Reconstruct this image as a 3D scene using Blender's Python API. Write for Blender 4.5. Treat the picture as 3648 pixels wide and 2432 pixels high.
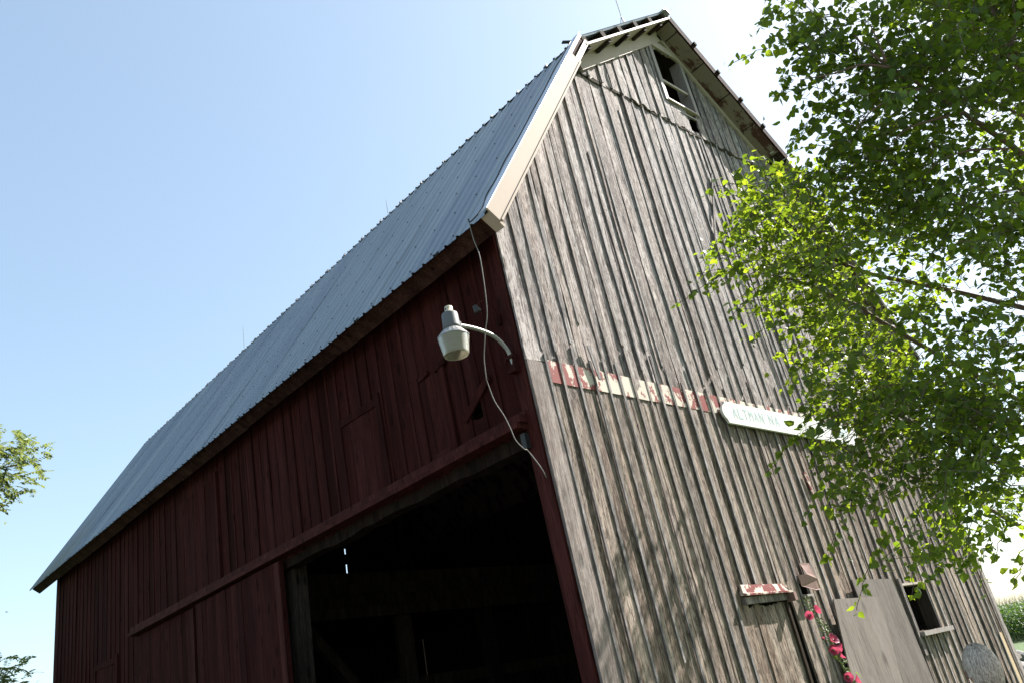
import bpy, bmesh, math, random
import numpy as np
from mathutils import Vector, Matrix, Euler
for o in list(bpy.data.objects): bpy.data.objects.remove(o)
sc = bpy.context.scene
COL = sc.collection
rnd = random.Random(7)
R = math.radians

# ------------------------------------------------------------------ camera
CAM = np.array([-5.4, -5.114, 1.6]); FPX = 2896.7
YAW, PITCH, ROLL = R(43.737), R(24.013), R(-11.646)
fw = np.array([math.cos(PITCH)*math.cos(YAW), math.cos(PITCH)*math.sin(YAW), math.sin(PITCH)])
rt = np.array([math.sin(YAW), -math.cos(YAW), 0.0]); up = np.cross(rt, fw)
r2 = math.cos(ROLL)*rt + math.sin(ROLL)*up
u2 = -math.sin(ROLL)*rt + math.cos(ROLL)*up
cd = bpy.data.cameras.new('camera'); cam = bpy.data.objects.new('camera', cd); COL.objects.link(cam)
cam.matrix_world = Matrix(((r2[0], u2[0], -fw[0], CAM[0]), (r2[1], u2[1], -fw[1], CAM[1]), (r2[2], u2[2], -fw[2], CAM[2]), (0, 0, 0, 1)))
cd.sensor_width = 36; cd.lens = 36*FPX/3648; cd.clip_start = 0.05; cd.clip_end = 2000
sc.camera = cam
# ------------------------------------------------------------------ light
SUN = Vector((0.676, -0.245, 0.695)).normalized()
w = bpy.data.worlds.new('World'); sc.world = w; w.use_nodes = True
nt = w.node_tree; nt.nodes.clear()
sky = nt.nodes.new('ShaderNodeTexSky'); sky.sky_type = 'NISHITA'; sky.sun_disc = False
sky.sun_elevation = math.asin(SUN.z); sky.sun_rotation = math.atan2(SUN.x, SUN.y)
sky.air_density = 1.0; sky.dust_density = 1.8; sky.ozone_density = 2.5; sky.altitude = 200
bg = nt.nodes.new('ShaderNodeBackground'); bg.inputs[1].default_value = 0.13
wo = nt.nodes.new('ShaderNodeOutputWorld')
gm = nt.nodes.new('ShaderNodeGamma'); gm.inputs[1].default_value = 0.7
nt.links.new(sky.outputs[0], gm.inputs[0]); wb = nt.nodes.new('ShaderNodeMix'); wb.data_type = 'RGBA'; wb.blend_type = 'MULTIPLY'; wb.inputs[0].default_value = 1.0; wb.inputs[7].default_value = (1.02, 1.05, 0.985, 1)
nt.links.new(gm.outputs[0], wb.inputs[6]); nt.links.new(wb.outputs[2], bg.inputs[0]); nt.links.new(bg.outputs[0], wo.inputs[0])
sl = bpy.data.lights.new('sun', 'SUN'); sl.energy = 4.9; sl.angle = R(0.53); sl.color = (1.0, 0.955, 0.90)
so = bpy.data.objects.new('sun', sl); COL.objects.link(so)
so.rotation_euler = SUN.to_track_quat('Z', 'Y').to_euler(); so.location = (10, -6, 20)
sc.view_settings.view_transform = 'Standard'; sc.view_settings.look = 'None'
sc.view_settings.exposure = 1.75; sc.view_settings.gamma = 1.0; sc.view_settings.use_curve_mapping = False

# ------------------------------------------------------------------ photo pixel helpers (direction only; depth from what it touches)
def ray(px, py): return fw + ((px-1824)*r2 - (py-1216)*u2)/FPX
def at_t(px, py, t): return CAM + t*ray(px, py)
def on_y(px, py, y=0.0):
    d = ray(px, py); return CAM + (y-CAM[1])/d[1]*d
def on_x(px, py, x=0.0):
    d = ray(px, py); return CAM + (x-CAM[0])/d[0]*d
def project(P):
    d = np.asarray(P)-CAM; z = d@fw
    return 1824+FPX*(d@r2)/z, 1216-FPX*(d@u2)/z, z
def Z(ox, oy, f): return lambda x, y: (ox+x*f, oy+y*f)

# ------------------------------------------------------------------ barn dimensions
BW, BL = 9.873, 15.545
HE, HB, HR, IB = 6.725, 9.823, 11.903, 2.118
OV, OV2, EV = 0.386, 0.56, 0.41
S1 = (HB-HE)/IB; S2 = (HR-HB)/(BW/2-IB)
def roofz(x):
    x = min(x, BW-x)
    return HE+S1*x if x < IB else HB+S2*(x-IB)
def lean(x, y, z):
    if z >= HE: return 0.0
    return 0.163*(HE-z)/5.12*max(0, 1-x/BW)*max(0, 1-y/BL)

# ------------------------------------------------------------------ helpers: node materials
def mat(name):
    m = bpy.data.materials.new(name); m.use_nodes = True
    n = m.node_tree.nodes; b = n['Principled BSDF']
    return m, m.node_tree, b
def N(t, kind, **kw):
    n = t.nodes.new('ShaderNode'+kind)
    for k, v in kw.items():
        if k in ('operation', 'blend_type', 'noise_dimensions', 'feature', 'data_type', 'musgrave_type', 'clamp', 'attribute_name', 'interpolation'): setattr(n, k, v)
        else: n.inputs[k].default_value = v
    return n
def ramp(t, fac, stops, interp='LINEAR'):
    n = t.nodes.new('ShaderNodeValToRGB'); n.color_ramp.interpolation = interp
    e = n.color_ramp.elements
    while len(e) < len(stops): e.new(0.5)
    for el, (p, c) in zip(e, stops):
        el.position = p; el.color = (*c, 1) if len(c) == 3 else c
    t.links.new(fac, n.inputs[0]); return n.outputs[0]
def mix(t, fac, a, b, mode='MIX'):
    n = t.nodes.new('ShaderNodeMix'); n.data_type = 'RGBA'; n.blend_type = mode
    for s, v in ((n.inputs[0], fac), (n.inputs[6], a), (n.inputs[7], b)):
        if hasattr(v, 'default_value'): t.links.new(v, s)
        else: s.default_value = v if not isinstance(v, tuple) else (*v, 1)
    return n.outputs[2]
def math_(t, op, a, b=0.0):
    n = t.nodes.new('ShaderNodeMath'); n.operation = op; n.use_clamp = False
    for s, v in ((n.inputs[0], a), (n.inputs[1], b)):
        if hasattr(v, 'default_value'): t.links.new(v, s)
        else: s.default_value = v
    return n.outputs[0]
def coords(t, scale, offset_random=0.0, rot=None):
    g = t.nodes.new('ShaderNodeNewGeometry'); src = g.outputs['Position']
    if offset_random:
        oi = t.nodes.new('ShaderNodeObjectInfo')
        cx = t.nodes.new('ShaderNodeCombineXYZ')
        for i, k in enumerate((37.0, 91.0, 53.0)):
            t.links.new(math_(t, 'MULTIPLY', oi.outputs['Random'], k*offset_random), cx.inputs[i])
        va = t.nodes.new('ShaderNodeVectorMath'); va.operation = 'ADD'
        t.links.new(src, va.inputs[0]); t.links.new(cx.outputs[0], va.inputs[1]); src = va.outputs[0]
    mp = t.nodes.new('ShaderNodeMapping'); mp.inputs['Scale'].default_value = scale
    if rot: mp.inputs['Rotation'].default_value = rot
    t.links.new(src, mp.inputs[0]); return mp.outputs[0]
def noise(t, vec, scale=1.0, detail=4.0, rough=0.55, dist=0.0):
    n = t.nodes.new('ShaderNodeTexNoise'); n.inputs['Scale'].default_value = scale
    n.inputs['Detail'].default_value = detail; n.inputs['Roughness'].default_value = rough; n.inputs['Distortion'].default_value = dist
    t.links.new(vec, n.inputs['Vector']); return n.outputs['Fac']
def bump(t, b, h, strength, dist):
    n = t.nodes.new('ShaderNodeBump'); n.inputs['Strength'].default_value = strength; n.inputs['Distance'].default_value = dist
    t.links.new(h, n.inputs['Height']); t.links.new(n.outputs[0], b.inputs['Normal'])
def sepz(t):
    g = t.nodes.new('ShaderNodeNewGeometry'); s = t.nodes.new('ShaderNodeSeparateXYZ'); t.links.new(g.outputs['Position'], s.inputs[0]); return s.outputs

def wood(name, dark, mid, light, pinkish=0.25, moss=0.0, zs=1.0, hs=1.0, rough=0.85, bstr=0.8, weather=False, flecks=0.0, spec=0.2):
    """weathered plank: long streaks, fine grain, knots and leftover paint, varied per board"""
    m, t, b = mat(name)
    oi = t.nodes.new('ShaderNodeObjectInfo')
    broad = noise(t, coords(t, (7*hs, 7*hs, 0.5*zs), 1), 1, 4, 0.6, 0.3)
    grain = noise(t, coords(t, (55*hs, 55*hs, 1.6*zs), 1), 1, 6, 0.7, 0.6)
    fine = noise(t, coords(t, (140*hs, 140*hs, 9*zs), 1), 1, 4, 0.75, 0.4)
    s = math_(t, 'ADD', math_(t, 'MULTIPLY', broad, 0.45), math_(t, 'ADD', math_(t, 'MULTIPLY', grain, 0.5), math_(t, 'MULTIPLY', fine, 0.42)))
    col = ramp(t, s, [(0.54, dark), (0.67, mid), (0.80, light)])
    tone = ramp(t, oi.outputs['Random'], [(0, (0.52, 0.49, 0.48)), (0.2, (1.0, 0.90, 0.85)), (0.4, (1.1, 1.09, 1.08)), (0.6, (0.74, 0.73, 0.74)), (0.8, (1.22, 1.2, 1.2)), (1, (0.95, 0.86, 0.80))])
    col = mix(t, 1.0, col, tone, 'MULTIPLY')
    if pinkish:
        p = noise(t, coords(t, (16*hs, 16*hs, 0.7*zs), 1), 1, 6, 0.75, 0.2)
        col = mix(t, math_(t, 'MULTIPLY', ramp(t, p, [(0.56, (0, 0, 0)), (0.70, (1, 1, 1))]), pinkish), col, (0.24, 0.115, 0.10))
    # knots
    v = t.nodes.new('ShaderNodeTexVoronoi'); v.feature = 'F1'; v.inputs['Scale'].default_value = 1.0
    t.links.new(coords(t, (5.5*hs, 5.5*hs, 2.0*zs), 1), v.inputs['Vector'])
    kn = ramp(t, v.outputs['Distance'], [(0.0, (1, 1, 1)), (0.10, (0.9, 0.9, 0.9)), (0.21, (0, 0, 0))])
    col = mix(t, math_(t, 'MULTIPLY', kn, 0.85), col, tuple(c*0.55 for c in dark))
    if flecks:
        fl = noise(t, coords(t, (38*hs, 38*hs, 8*zs), 1), 1, 5, 0.72, 0.5)
        col = mix(t, math_(t, 'MULTIPLY', ramp(t, fl, [(0.525, (0, 0, 0)), (0.60, (1, 1, 1))]), flecks), col, (0.060, 0.044, 0.035))
        col = mix(t, math_(t, 'MULTIPLY', ramp(t, fl, [(0.38, (1, 1, 1)), (0.46, (0, 0, 0))]), flecks*0.55), col, (0.56, 0.52, 0.49))
    ck = noise(t, coords(t, (34*hs, 34*hs, 0.45*zs), 1), 1, 3, 0.5, 0.0)
    ckf = ramp(t, math_(t, 'ABSOLUTE', math_(t, 'SUBTRACT', ck, 0.44)), [(0.0, (1, 1, 1)), (0.012, (0, 0, 0))])
    col = mix(t, math_(t, 'MULTIPLY', ckf, 0.75), col, tuple(c*0.35 for c in dark))
    if moss:
        mo = noise(t, coords(t, (11, 11, 2.2), 1), 1, 8, 0.8, 0.4)
        z = sepz(t)[2]
        band = ramp(t, math_(t, 'DIVIDE', z, 12.0), [(0.0, (0.15,)*3), (0.28, (0.5,)*3), (0.37, (1, 1, 1)), (0.385, (0.25,)*3), (0.6, (0.2,)*3), (1, (0.1,)*3)])
        col = mix(t, math_(t, 'MULTIPLY', math_(t, 'MULTIPLY', ramp(t, mo, [(0.55, (0, 0, 0)), (0.72, (1, 1, 1))]), band), moss), col, (0.13, 0.115, 0.03))
    if weather:     # rain-washed boards near the ground hold browner dirt than the sun-silvered upper siding
        z = sepz(t)[2]
        fz = ramp(t, math_(t, 'DIVIDE', z, 12.0), [(0.0, (1, 1, 1)), (0.36, (0.8,)*3), (0.40, (0.15,)*3), (1, (0, 0, 0))])
        col = mix(t, math_(t, 'MULTIPLY', fz, 0.95), col, mix(t, 1.0, col, (0.74, 0.64, 0.52), 'MULTIPLY'))
    t.links.new(col, b.inputs['Base Color']); b.inputs['Roughness'].default_value = rough
    b.inputs['Specular IOR Level'].default_value = spec
    h = math_(t, 'ADD', math_(t, 'MULTIPLY', grain, 0.7), math_(t, 'MULTIPLY', fine, 0.5))
    h = math_(t, 'SUBTRACT', h, math_(t, 'MULTIPLY', kn, 0.3))
    bump(t, b, h, bstr, 0.012)
    return m
def peel(name, paint, under, thr=(0.50, 0.53), scale=(5, 5, 5), rough=0.6, dirt=0.5, xfade=None):
    """coat of paint flaking off what is under it"""
    m, t, b = mat(name)
    n = noise(t, coords(t, scale), 1, 9, 0.68, 0.25)
    if xfade:
        x = sepz(t)[0]
        n = math_(t, 'ADD', n, ramp(t, math_(t, 'DIVIDE', x, 10.0), [(p, (v, v, v)) for p, v in xfade]))
        n = math_(t, 'SUBTRACT', n, 0.5)
    f = ramp(t, n, [(thr[0], (0, 0, 0)), (thr[1], (1, 1, 1))])
    d = noise(t, coords(t, (3, 3, 1.2)), 1, 5, 0.6)
    g = noise(t, coords(t, (60, 60, 8)), 1, 4, 0.6)
    pc = mix(t, math_(t, 'MULTIPLY', g, dirt), paint, tuple(c*0.55 for c in paint))
    uc = mix(t, math_(t, 'MULTIPLY', d, dirt), under, tuple(c*0.6 for c in under))
    col = mix(t, f, pc, uc)
    t.links.new(col, b.inputs['Base Color']); b.inputs['Roughness'].default_value = rough
    b.inputs['Specular IOR Level'].default_value = 0.12
    bump(t, b, math_(t, 'ADD', math_(t, 'MULTIPLY', f, -0.6), math_(t, 'MULTIPLY', g, 0.25)), 0.6, 0.004)
    return m
def plain(name, c, rough=0.6, metal=0.0, var=0.25, sc_=6.0, bstr=0.15, spec=0.4):
    m, t, b = mat(name)
    n = noise(t, coords(t, (sc_, sc_, sc_), 1), 1, 6, 0.65)
    col = mix(t, n, tuple(x*(1-var) for x in c), tuple(min(1, x*(1+var)) for x in c))
    t.links.new(col, b.inputs['Base Color']); b.inputs['Roughness'].default_value = rough; b.inputs['Metallic'].default_value = metal
    b.inputs['Specular IOR Level'].default_value = spec
    bump(t, b, noise(t, coords(t, (sc_*9,)*3, 1), 1, 3, 0.6), bstr, 0.003)
    return m
def metal_roof():
    m, t, b = mat('galvanised')
    oi = t.nodes.new('ShaderNodeObjectInfo')
    st = noise(t, coords(t, (0.5, 9, 0.5), 1), 1, 5, 0.6)
    sp = noise(t, coords(t, (30, 30, 30)), 1, 3, 0.6)
    col = ramp(t, math_(t, 'ADD', math_(t, 'MULTIPLY', st, 0.75), math_(t, 'MULTIPLY', sp, 0.25)), [(0.3, (0.20, 0.235, 0.255)), (0.7, (0.31, 0.345, 0.365))])
    tone = ramp(t, oi.outputs['Random'], [(0, (0.88, 0.90, 0.94)), (1, (1.1, 1.1, 1.08))])
    col = mix(t, 1.0, col, tone, 'MULTIPLY')
    t.links.new(col, b.inputs['Base Color']); b.inputs['Metallic'].default_value = 0.75
    rr = ramp(t, st, [(0.3, (0.34,)*3), (0.7, (0.52,)*3)])
    t.links.new(rr, b.inputs['Roughness'])
    bump(t, b, st, 0.10, 0.01)
    return m
def leaf_mat(name, col, trans, rough=0.45, tw=0.45):
    m, t, b = mat(name)
    at = t.nodes.new('ShaderNodeAttribute'); at.attribute_name = 'tint'
    oi = t.nodes.new('ShaderNodeObjectInfo')
    hs = t.nodes.new('ShaderNodeHueSaturation'); hs.inputs['Color'].default_value = (*col, 1)
    t.links.new(math_(t, 'ADD', 0.475, math_(t, 'MULTIPLY', at.outputs['Fac'], 0.05)), hs.inputs['Hue'])
    t.links.new(math_(t, 'ADD', 0.65, math_(t, 'MULTIPLY', at.outputs['Fac'], 0.75)), hs.inputs['Value'])
    t.links.new(hs.outputs[0], b.inputs['Base Color']); b.inputs['Roughness'].default_value = rough
    b.inputs['Specular IOR Level'].default_value = 0.35
    h2 = t.nodes.new('ShaderNodeHueSaturation'); h2.inputs['Color'].default_value = (*trans, 1)
    t.links.new(math_(t, 'ADD', 0.49, math_(t, 'MULTIPLY', at.outputs['Fac'], -0.03)), h2.inputs['Hue'])
    t.links.new(math_(t, 'ADD', 0.7, math_(t, 'MULTIPLY', at.outputs['Fac'], 0.6)), h2.inputs['Value'])
    tr = t.nodes.new('ShaderNodeBsdfTranslucent'); t.links.new(h2.outputs[0], tr.inputs[0])
    mx = t.nodes.new('ShaderNodeMixShader'); mx.inputs[0].default_value = tw
    t.links.new(b.outputs[0], mx.inputs[1]); t.links.new(tr.outputs[0], mx.inputs[2])
    t.links.new(mx.outputs[0], t.nodes['Material Output'].inputs[0])
    return m

def hair_mat(name):
    m, t, b = mat(name); at = t.nodes.new('ShaderNodeAttribute'); at.attribute_name = 'tint'
    t.links.new(ramp(t, at.outputs['Fac'], [(0, (0.24, 0.19, 0.145)), (0.5, (0.42, 0.345, 0.27)), (1, (0.62, 0.52, 0.41))]), b.inputs['Base Color'])
    b.inputs['Roughness'].default_value = 0.5; return m
M = {}
M['gable'] = wood('weathered_siding', (0.055, 0.046, 0.043), (0.225, 0.202, 0.195), (0.46, 0.43, 0.42), 0.40, 1.0, weather=True, bstr=1.0, flecks=0.8)
M['corner'] = wood('corner_board', (0.09, 0.081, 0.076), (0.20, 0.182, 0.172), (0.33, 0.305, 0.29), 0.15, 0.0, bstr=0.7, flecks=0.35)
M['batten'] = wood('weathered_batten', (0.055, 0.049, 0.048), (0.165, 0.152, 0.148), (0.34, 0.32, 0.315), 0.2, 0.35, bstr=0.8, flecks=0.45)
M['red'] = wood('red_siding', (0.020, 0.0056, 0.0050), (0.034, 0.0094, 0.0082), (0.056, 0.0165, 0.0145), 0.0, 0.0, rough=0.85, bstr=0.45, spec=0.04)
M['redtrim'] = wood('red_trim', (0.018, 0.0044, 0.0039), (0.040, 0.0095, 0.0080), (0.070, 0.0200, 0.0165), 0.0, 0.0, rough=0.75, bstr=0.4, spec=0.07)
M['darktimber'] = wood('dark_timber', (0.007, 0.005, 0.0042), (0.015, 0.0105, 0.0085), (0.032, 0.023, 0.018), 0.0, 0.0, bstr=0.6, spec=0.03)  # near-black brown timber, used for the lintel
M['brown'] = wood('eave_board', (0.013, 0.0062, 0.0052), (0.030, 0.0130, 0.0105), (0.070, 0.036, 0.027), 0.0, 0.0, bstr=0.6, spec=0.05)
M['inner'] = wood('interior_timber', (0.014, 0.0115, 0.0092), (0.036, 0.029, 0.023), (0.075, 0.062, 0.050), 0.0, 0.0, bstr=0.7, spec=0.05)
M['ply'] = wood('plywood', (0.10, 0.083, 0.071), (0.145, 0.122, 0.106), (0.195, 0.168, 0.148), 0.0, 0.0, hs=0.45, zs=0.8, bstr=0.25)
M['olddoor'] = wood('old_door', (0.045, 0.037, 0.031), (0.145, 0.124, 0.108), (0.29, 0.26, 0.235), 0.15, 0.0, bstr=0.9)
M['yellowboard'] = wood('new_board', (0.22, 0.16, 0.09), (0.36, 0.27, 0.16), (0.50, 0.41, 0.28), 0.0, 0.0, bstr=0.4)
M['band'] = peel('band_paint', (0.24, 0.062, 0.054), (0.56, 0.50, 0.42), (0.485, 0.505), (6.5, 6.5, 4.5),
                 xfade=[(0, 0.36), (0.055, 0.42), (0.10, 0.50), (0.13, 0.56), (0.165, 0.60), (0.20, 0.50), (0.25, 0.50), (0.40, 0.53), (0.8, 0.50)])
M['hood'] = peel('hood_paint', (0.17, 0.045, 0.040), (0.50, 0.44, 0.37), (0.50, 0.52), (9, 9, 7))
M['soffit'] = peel('soffit_paint', (0.24, 0.20, 0.165), (0.09, 0.045, 0.035), (0.50, 0.55), (2.6, 4.5, 2.6), dirt=0.7)
M['frieze'] = peel('frieze_paint', (0.44, 0.37, 0.32), (0.33, 0.18, 0.13), (0.60, 0.68), (9, 9, 14), dirt=0.5)
M['soffitw'] = peel('soffit_white', (0.46, 0.39, 0.33), (0.33, 0.18, 0.13), (0.58, 0.66), (5, 9, 5), dirt=0.6)
M['casing'] = peel('casing_paint', (0.30, 0.265, 0.25), (0.27, 0.22, 0.20), (0.50, 0.62), (9, 9, 2.0), dirt=0.5)
M['jamb'] = peel('jamb_paint', (0.50, 0.46, 0.40), (0.22, 0.13, 0.10), (0.46, 0.54), (9, 9, 1.2), dirt=0.6)
M['cream'] = plain('cream_trim', (0.40, 0.325, 0.265), 0.75, 0.0, 0.06, 1.5, 0.1, 0.12)
M['trimflange'] = plain('trim_flange', (0.50, 0.50, 0.56), 0.4, 0.3, 0.08, 3)
M['roof'] = metal_roof()
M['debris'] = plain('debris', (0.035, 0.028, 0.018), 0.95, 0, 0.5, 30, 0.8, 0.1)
M['dark'] = plain('dark_steel', (0.03, 0.03, 0.03), 0.5, 0.3)
M['rust'] = plain('rusty_sheet', (0.20, 0.12, 0.10), 0.7, 0.2, 0.45, 14, 0.5)
M['signw'] = plain('sign_paint', (0.60, 0.60, 0.57), 0.7, 0, 0.06, 3, 0.15, 0.12)
M['letter'] = plain('letter_paint', (0.33, 0.44, 0.455), 0.7, 0, 0.12, 30)
M['alu'] = plain('cast_aluminium', (0.10, 0.105, 0.105), 0.6, 0.1, 0.15, 12)
M['alubright'] = plain('bright_aluminium', (0.30, 0.30, 0.285), 0.45, 0.5, 0.1, 12)
M['cell'] = plain('photocell', (0.42, 0.38, 0.28), 0.5, 0, 0.1)
M['cable'] = plain('grey_cable', (0.17, 0.158, 0.14), 0.7, 0, 0.4, 40)
M['black'] = plain('flat_black', (0.02, 0.02, 0.022), 0.6)
M['bark'] = plain('birch_bark', (0.13, 0.085, 0.065), 0.85, 0, 0.5, 9, 0.8)
M['twig'] = plain('twig_bark', (0.09, 0.065, 0.045), 0.8, 0, 0.3, 20)
M['leaf'] = leaf_mat('birch_leaf', (0.020, 0.050, 0.013), (0.24, 0.42, 0.018), tw=0.44)
M['walnut'] = leaf_mat('walnut_leaf', (0.075, 0.125, 0.04), (0.24, 0.33, 0.07), tw=0.35)
M['corn'] = leaf_mat('corn_leaf', (0.024, 0.080, 0.006), (0.09, 0.22, 0.010), tw=0.35)
M['tassel'] = plain('corn_tassel', (0.20, 0.19, 0.07), 0.8)
M['holly'] = leaf_mat('hollyhock_leaf', (0.075, 0.13, 0.03), (0.30, 0.42, 0.05), tw=0.35)
M['petal'] = leaf_mat('hollyhock_petal', (0.36, 0.035, 0.06), (0.60, 0.09, 0.13), tw=0.4)
M['stem'] = plain('green_stem', (0.12, 0.17, 0.05), 0.6)
M['skin'] = plain('skin', (0.42, 0.22, 0.15), 0.55, 0, 0.10, 30)
M['hair'] = hair_mat('grey_hair') if True else plain('grey_hair', (0.42, 0.37, 0.32), 0.6, 0, 0.55, 130, 0.6)
M['shirt'] = plain('blue_shirt', (0.10, 0.14, 0.24), 0.9, 0, 0.15, 20)
M['pants'] = plain('trousers', (0.06, 0.06, 0.065), 0.9, 0, 0.15, 20)
M['shoe'] = plain('shoes', (0.03, 0.025, 0.02), 0.6)
M['stone'] = plain('field_stone', (0.15, 0.14, 0.13), 0.85, 0, 0.35, 5, 0.8)
def glassy():
    m, t, b = mat('lens_plastic')
    n = noise(t, coords(t, (9, 9, 60)), 1, 4, 0.6)
    col = mix(t, n, (0.30, 0.285, 0.22), (0.58, 0.56, 0.46))
    t.links.new(col, b.inputs['Base Color']); b.inputs['Roughness'].default_value = 0.35
    b.inputs['Transmission Weight'].default_value = 0.35; b.inputs['IOR'].default_value = 1.3
    tr = t.nodes.new('ShaderNodeBsdfTranslucent'); tr.inputs[0].default_value = (0.55, 0.52, 0.42, 1)
    mx = t.nodes.new('ShaderNodeMixShader'); mx.inputs[0].default_value = 0.35
    t.links.new(b.outputs[0], mx.inputs[1]); t.links.new(tr.outputs[0], mx.inputs[2])
    t.links.new(mx.outputs[0], t.nodes['Material Output'].inputs[0])
    return m
M['lens'] = glassy()
def ground_mat():
    m, t, b = mat('grass_ground')
    a = noise(t, coords(t, (0.25,)*3), 1, 6, 0.6); f = noise(t, coords(t, (14,)*3), 1, 5, 0.7)
    col = ramp(t, math_(t, 'ADD', math_(t, 'MULTIPLY', a, 0.4), math_(t, 'MULTIPLY', f, 0.6)), [(0.3, (0.022, 0.045, 0.009)), (0.55, (0.055, 0.098, 0.017)), (0.8, (0.095, 0.135, 0.03))])
    t.links.new(col, b.inputs['Base Color']); b.inputs['Roughness'].default_value = 0.9
    bump(t, b, f, 0.8, 0.04); return m
M['ground'] = ground_mat()
def gravel_mat():
    m, t, b = mat('gravel')
    f = noise(t, coords(t, (40,)*3), 1, 5, 0.7); a = noise(t, coords(t, (0.8,)*3), 1, 5, 0.6)
    col = ramp(t, math_(t, 'ADD', math_(t, 'MULTIPLY', a, 0.5), math_(t, 'MULTIPLY', f, 0.5)), [(0.3, (0.06, 0.055, 0.048)), (0.7, (0.19, 0.17, 0.15))])
    t.links.new(col, b.inputs['Base Color']); b.inputs['Roughness'].default_value = 0.9
    bump(t, b, f, 1.0, 0.02); return m
M['gravel'] = gravel_mat()

# ------------------------------------------------------------------ helpers: objects
def obj(name, verts, faces, m, parent=None, smooth=False):
    me = bpy.data.meshes.new(name); me.from_pydata([tuple(map(float, v)) for v in verts], [], faces); me.update()
    if smooth:
        for p in me.polygons: p.use_smooth = True
    me.materials.append(m if not isinstance(m, str) else M[m])
    o = bpy.data.objects.new(name, me); COL.objects.link(o)
    if parent is not None: o.parent = parent; o.matrix_parent_inverse = parent_world(parent).inverted()
    return o
def parent_world(p):
    mw = Matrix.LocRotScale(p.location, p.rotation_euler, p.scale)
    return mw if p.parent is None else parent_world(p.parent) @ p.matrix_parent_inverse @ mw
def empty(name, loc, label, cat, group=None):
    o = bpy.data.objects.new(name, None); COL.objects.link(o); o.location = loc; o.empty_display_size = 0.2
    o['label'] = label; o['category'] = cat
    if group: o['group'] = group
    return o
def tag(o, label=None, cat=None, group=None, kind=None):
    for k, v in (('label', label), ('category', cat), ('group', group), ('kind', kind)):
        if v: o[k] = v
    return o
class MB:
    def __init__(s): s.v = []; s.f = []
    def hexa(s, p):          # 8 corners: bottom 4 (ccw) then top 4
        b = len(s.v); s.v += [tuple(q) for q in p]
        s.f += [tuple(b+i for i in q) for q in ((0, 3, 2, 1), (4, 5, 6, 7), (0, 1, 5, 4), (1, 2, 6, 5), (2, 3, 7, 6), (3, 0, 4, 7))]
    def box(s, x0, x1, y0, y1, z0, z1, wf=None):
        p = [(x0, y0, z0), (x1, y0, z0), (x1, y1, z0), (x0, y1, z0), (x0, y0, z1), (x1, y0, z1), (x1, y1, z1), (x0, y1, z1)]
        if wf: p = [(a+wf(a, b_, c), b_, c) for a, b_, c in p]
        s.hexa(p)
    def bar(s, a, b, w, h, upv=(0, 0, 1)):
        a = Vector(a); b = Vector(b); d = (b-a).normalized(); u = Vector(upv); u = (u-d*u.dot(d)).normalized(); r = d.cross(u)
        s.hexa([a-r*w/2-u*h/2, a+r*w/2-u*h/2, b+r*w/2-u*h/2, b-r*w/2-u*h/2, a-r*w/2+u*h/2, a+r*w/2+u*h/2, b+r*w/2+u*h/2, b-r*w/2+u*h/2])
    def tube(s, pts, rad, n=8, cap=True):
        pts = [Vector(p) for p in pts]; rad = rad if hasattr(rad, '__len__') else [rad]*len(pts)
        base = len(s.v); prev = None
        for i, p in enumerate(pts):
            d = (pts[min(i+1, len(pts)-1)]-pts[max(i-1, 0)]).normalized()
            if prev is None: prev = d.orthogonal().normalized()
            prev = (prev-d*prev.dot(d)).normalized(); q = d.cross(prev)
            for k in range(n):
                a = 2*math.pi*k/n; s.v.append(tuple(p+(prev*math.cos(a)+q*math.sin(a))*rad[i]))
        for i in range(len(pts)-1):
            for k in range(n):
                a = base+i*n+k; b = base+i*n+(k+1) % n; s.f.append((a, b, b+n, a+n))
        if cap:
            s.f.append(tuple(base+k for k in reversed(range(n)))); s.f.append(tuple(base+(len(pts)-1)*n+k for k in range(n)))
    def lathe(s, prof, origin, n=32, close=False):
        b = len(s.v); ox, oy, oz = origin
        for r, z in prof:
            for k in range(n):
                a = 2*math.pi*k/n; s.v.append((ox+r*math.cos(a), oy+r*math.sin(a), oz+z))
        for i in range(len(prof)-1):
            for k in range(n):
                s.f.append((b+i*n+k, b+i*n+(k+1) % n, b+(i+1)*n+(k+1) % n, b+(i+1)*n+k))
        if close: s.f.append(tuple(b+k for k in reversed(range(n)))); s.f.append(tuple(b+(len(prof)-1)*n+k for k in range(n)))
    def build(s, name, m, parent=None, smooth=False): return obj(name, s.v, s.f, m, parent, smooth)
def spline(pts, n):
    pts = [np.array(p, float) for p in pts]; P = [2*pts[0]-pts[1]]+pts+[2*pts[-1]-pts[-2]]; out = []
    for i in range(1, len(P)-2):
        for k in range(n):
            u = k/n; a, b, c, d = P[i-1:i+3]
            out.append(0.5*((2*b)+(c-a)*u+(2*a-5*b+4*c-d)*u*u+(3*b-a-3*c+d)*u**3))
    return out+[pts[-1]]

# ------------------------------------------------------------------ setting: ground
gnd = MB(); n = 40
for i in range(n+1):
    for j in range(n+1):
        f = lambda k: math.copysign(abs(2*k/n-1)**2.2, 2*k/n-1)*900
        gnd.v.append((f(i), f(j), 0.0))
gnd.f = [(i*(n+1)+j, (i+1)*(n+1)+j, (i+1)*(n+1)+j+1, i*(n+1)+j+1) for i in range(n) for j in range(n)]
tag(gnd.build('ground', 'ground'), kind='structure')
dr = MB()
pts = [(-30, -16), (-2, -13), (0.8, -2.2), (-0.3, 0), (-0.3, 15), (-6, 17), (-30, 10)]
dr.v = [(x, y, 0.004) for x, y in pts]; dr.f = [tuple(range(len(pts)))]
tag(dr.build('driveway', 'gravel'), kind='structure')

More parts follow.
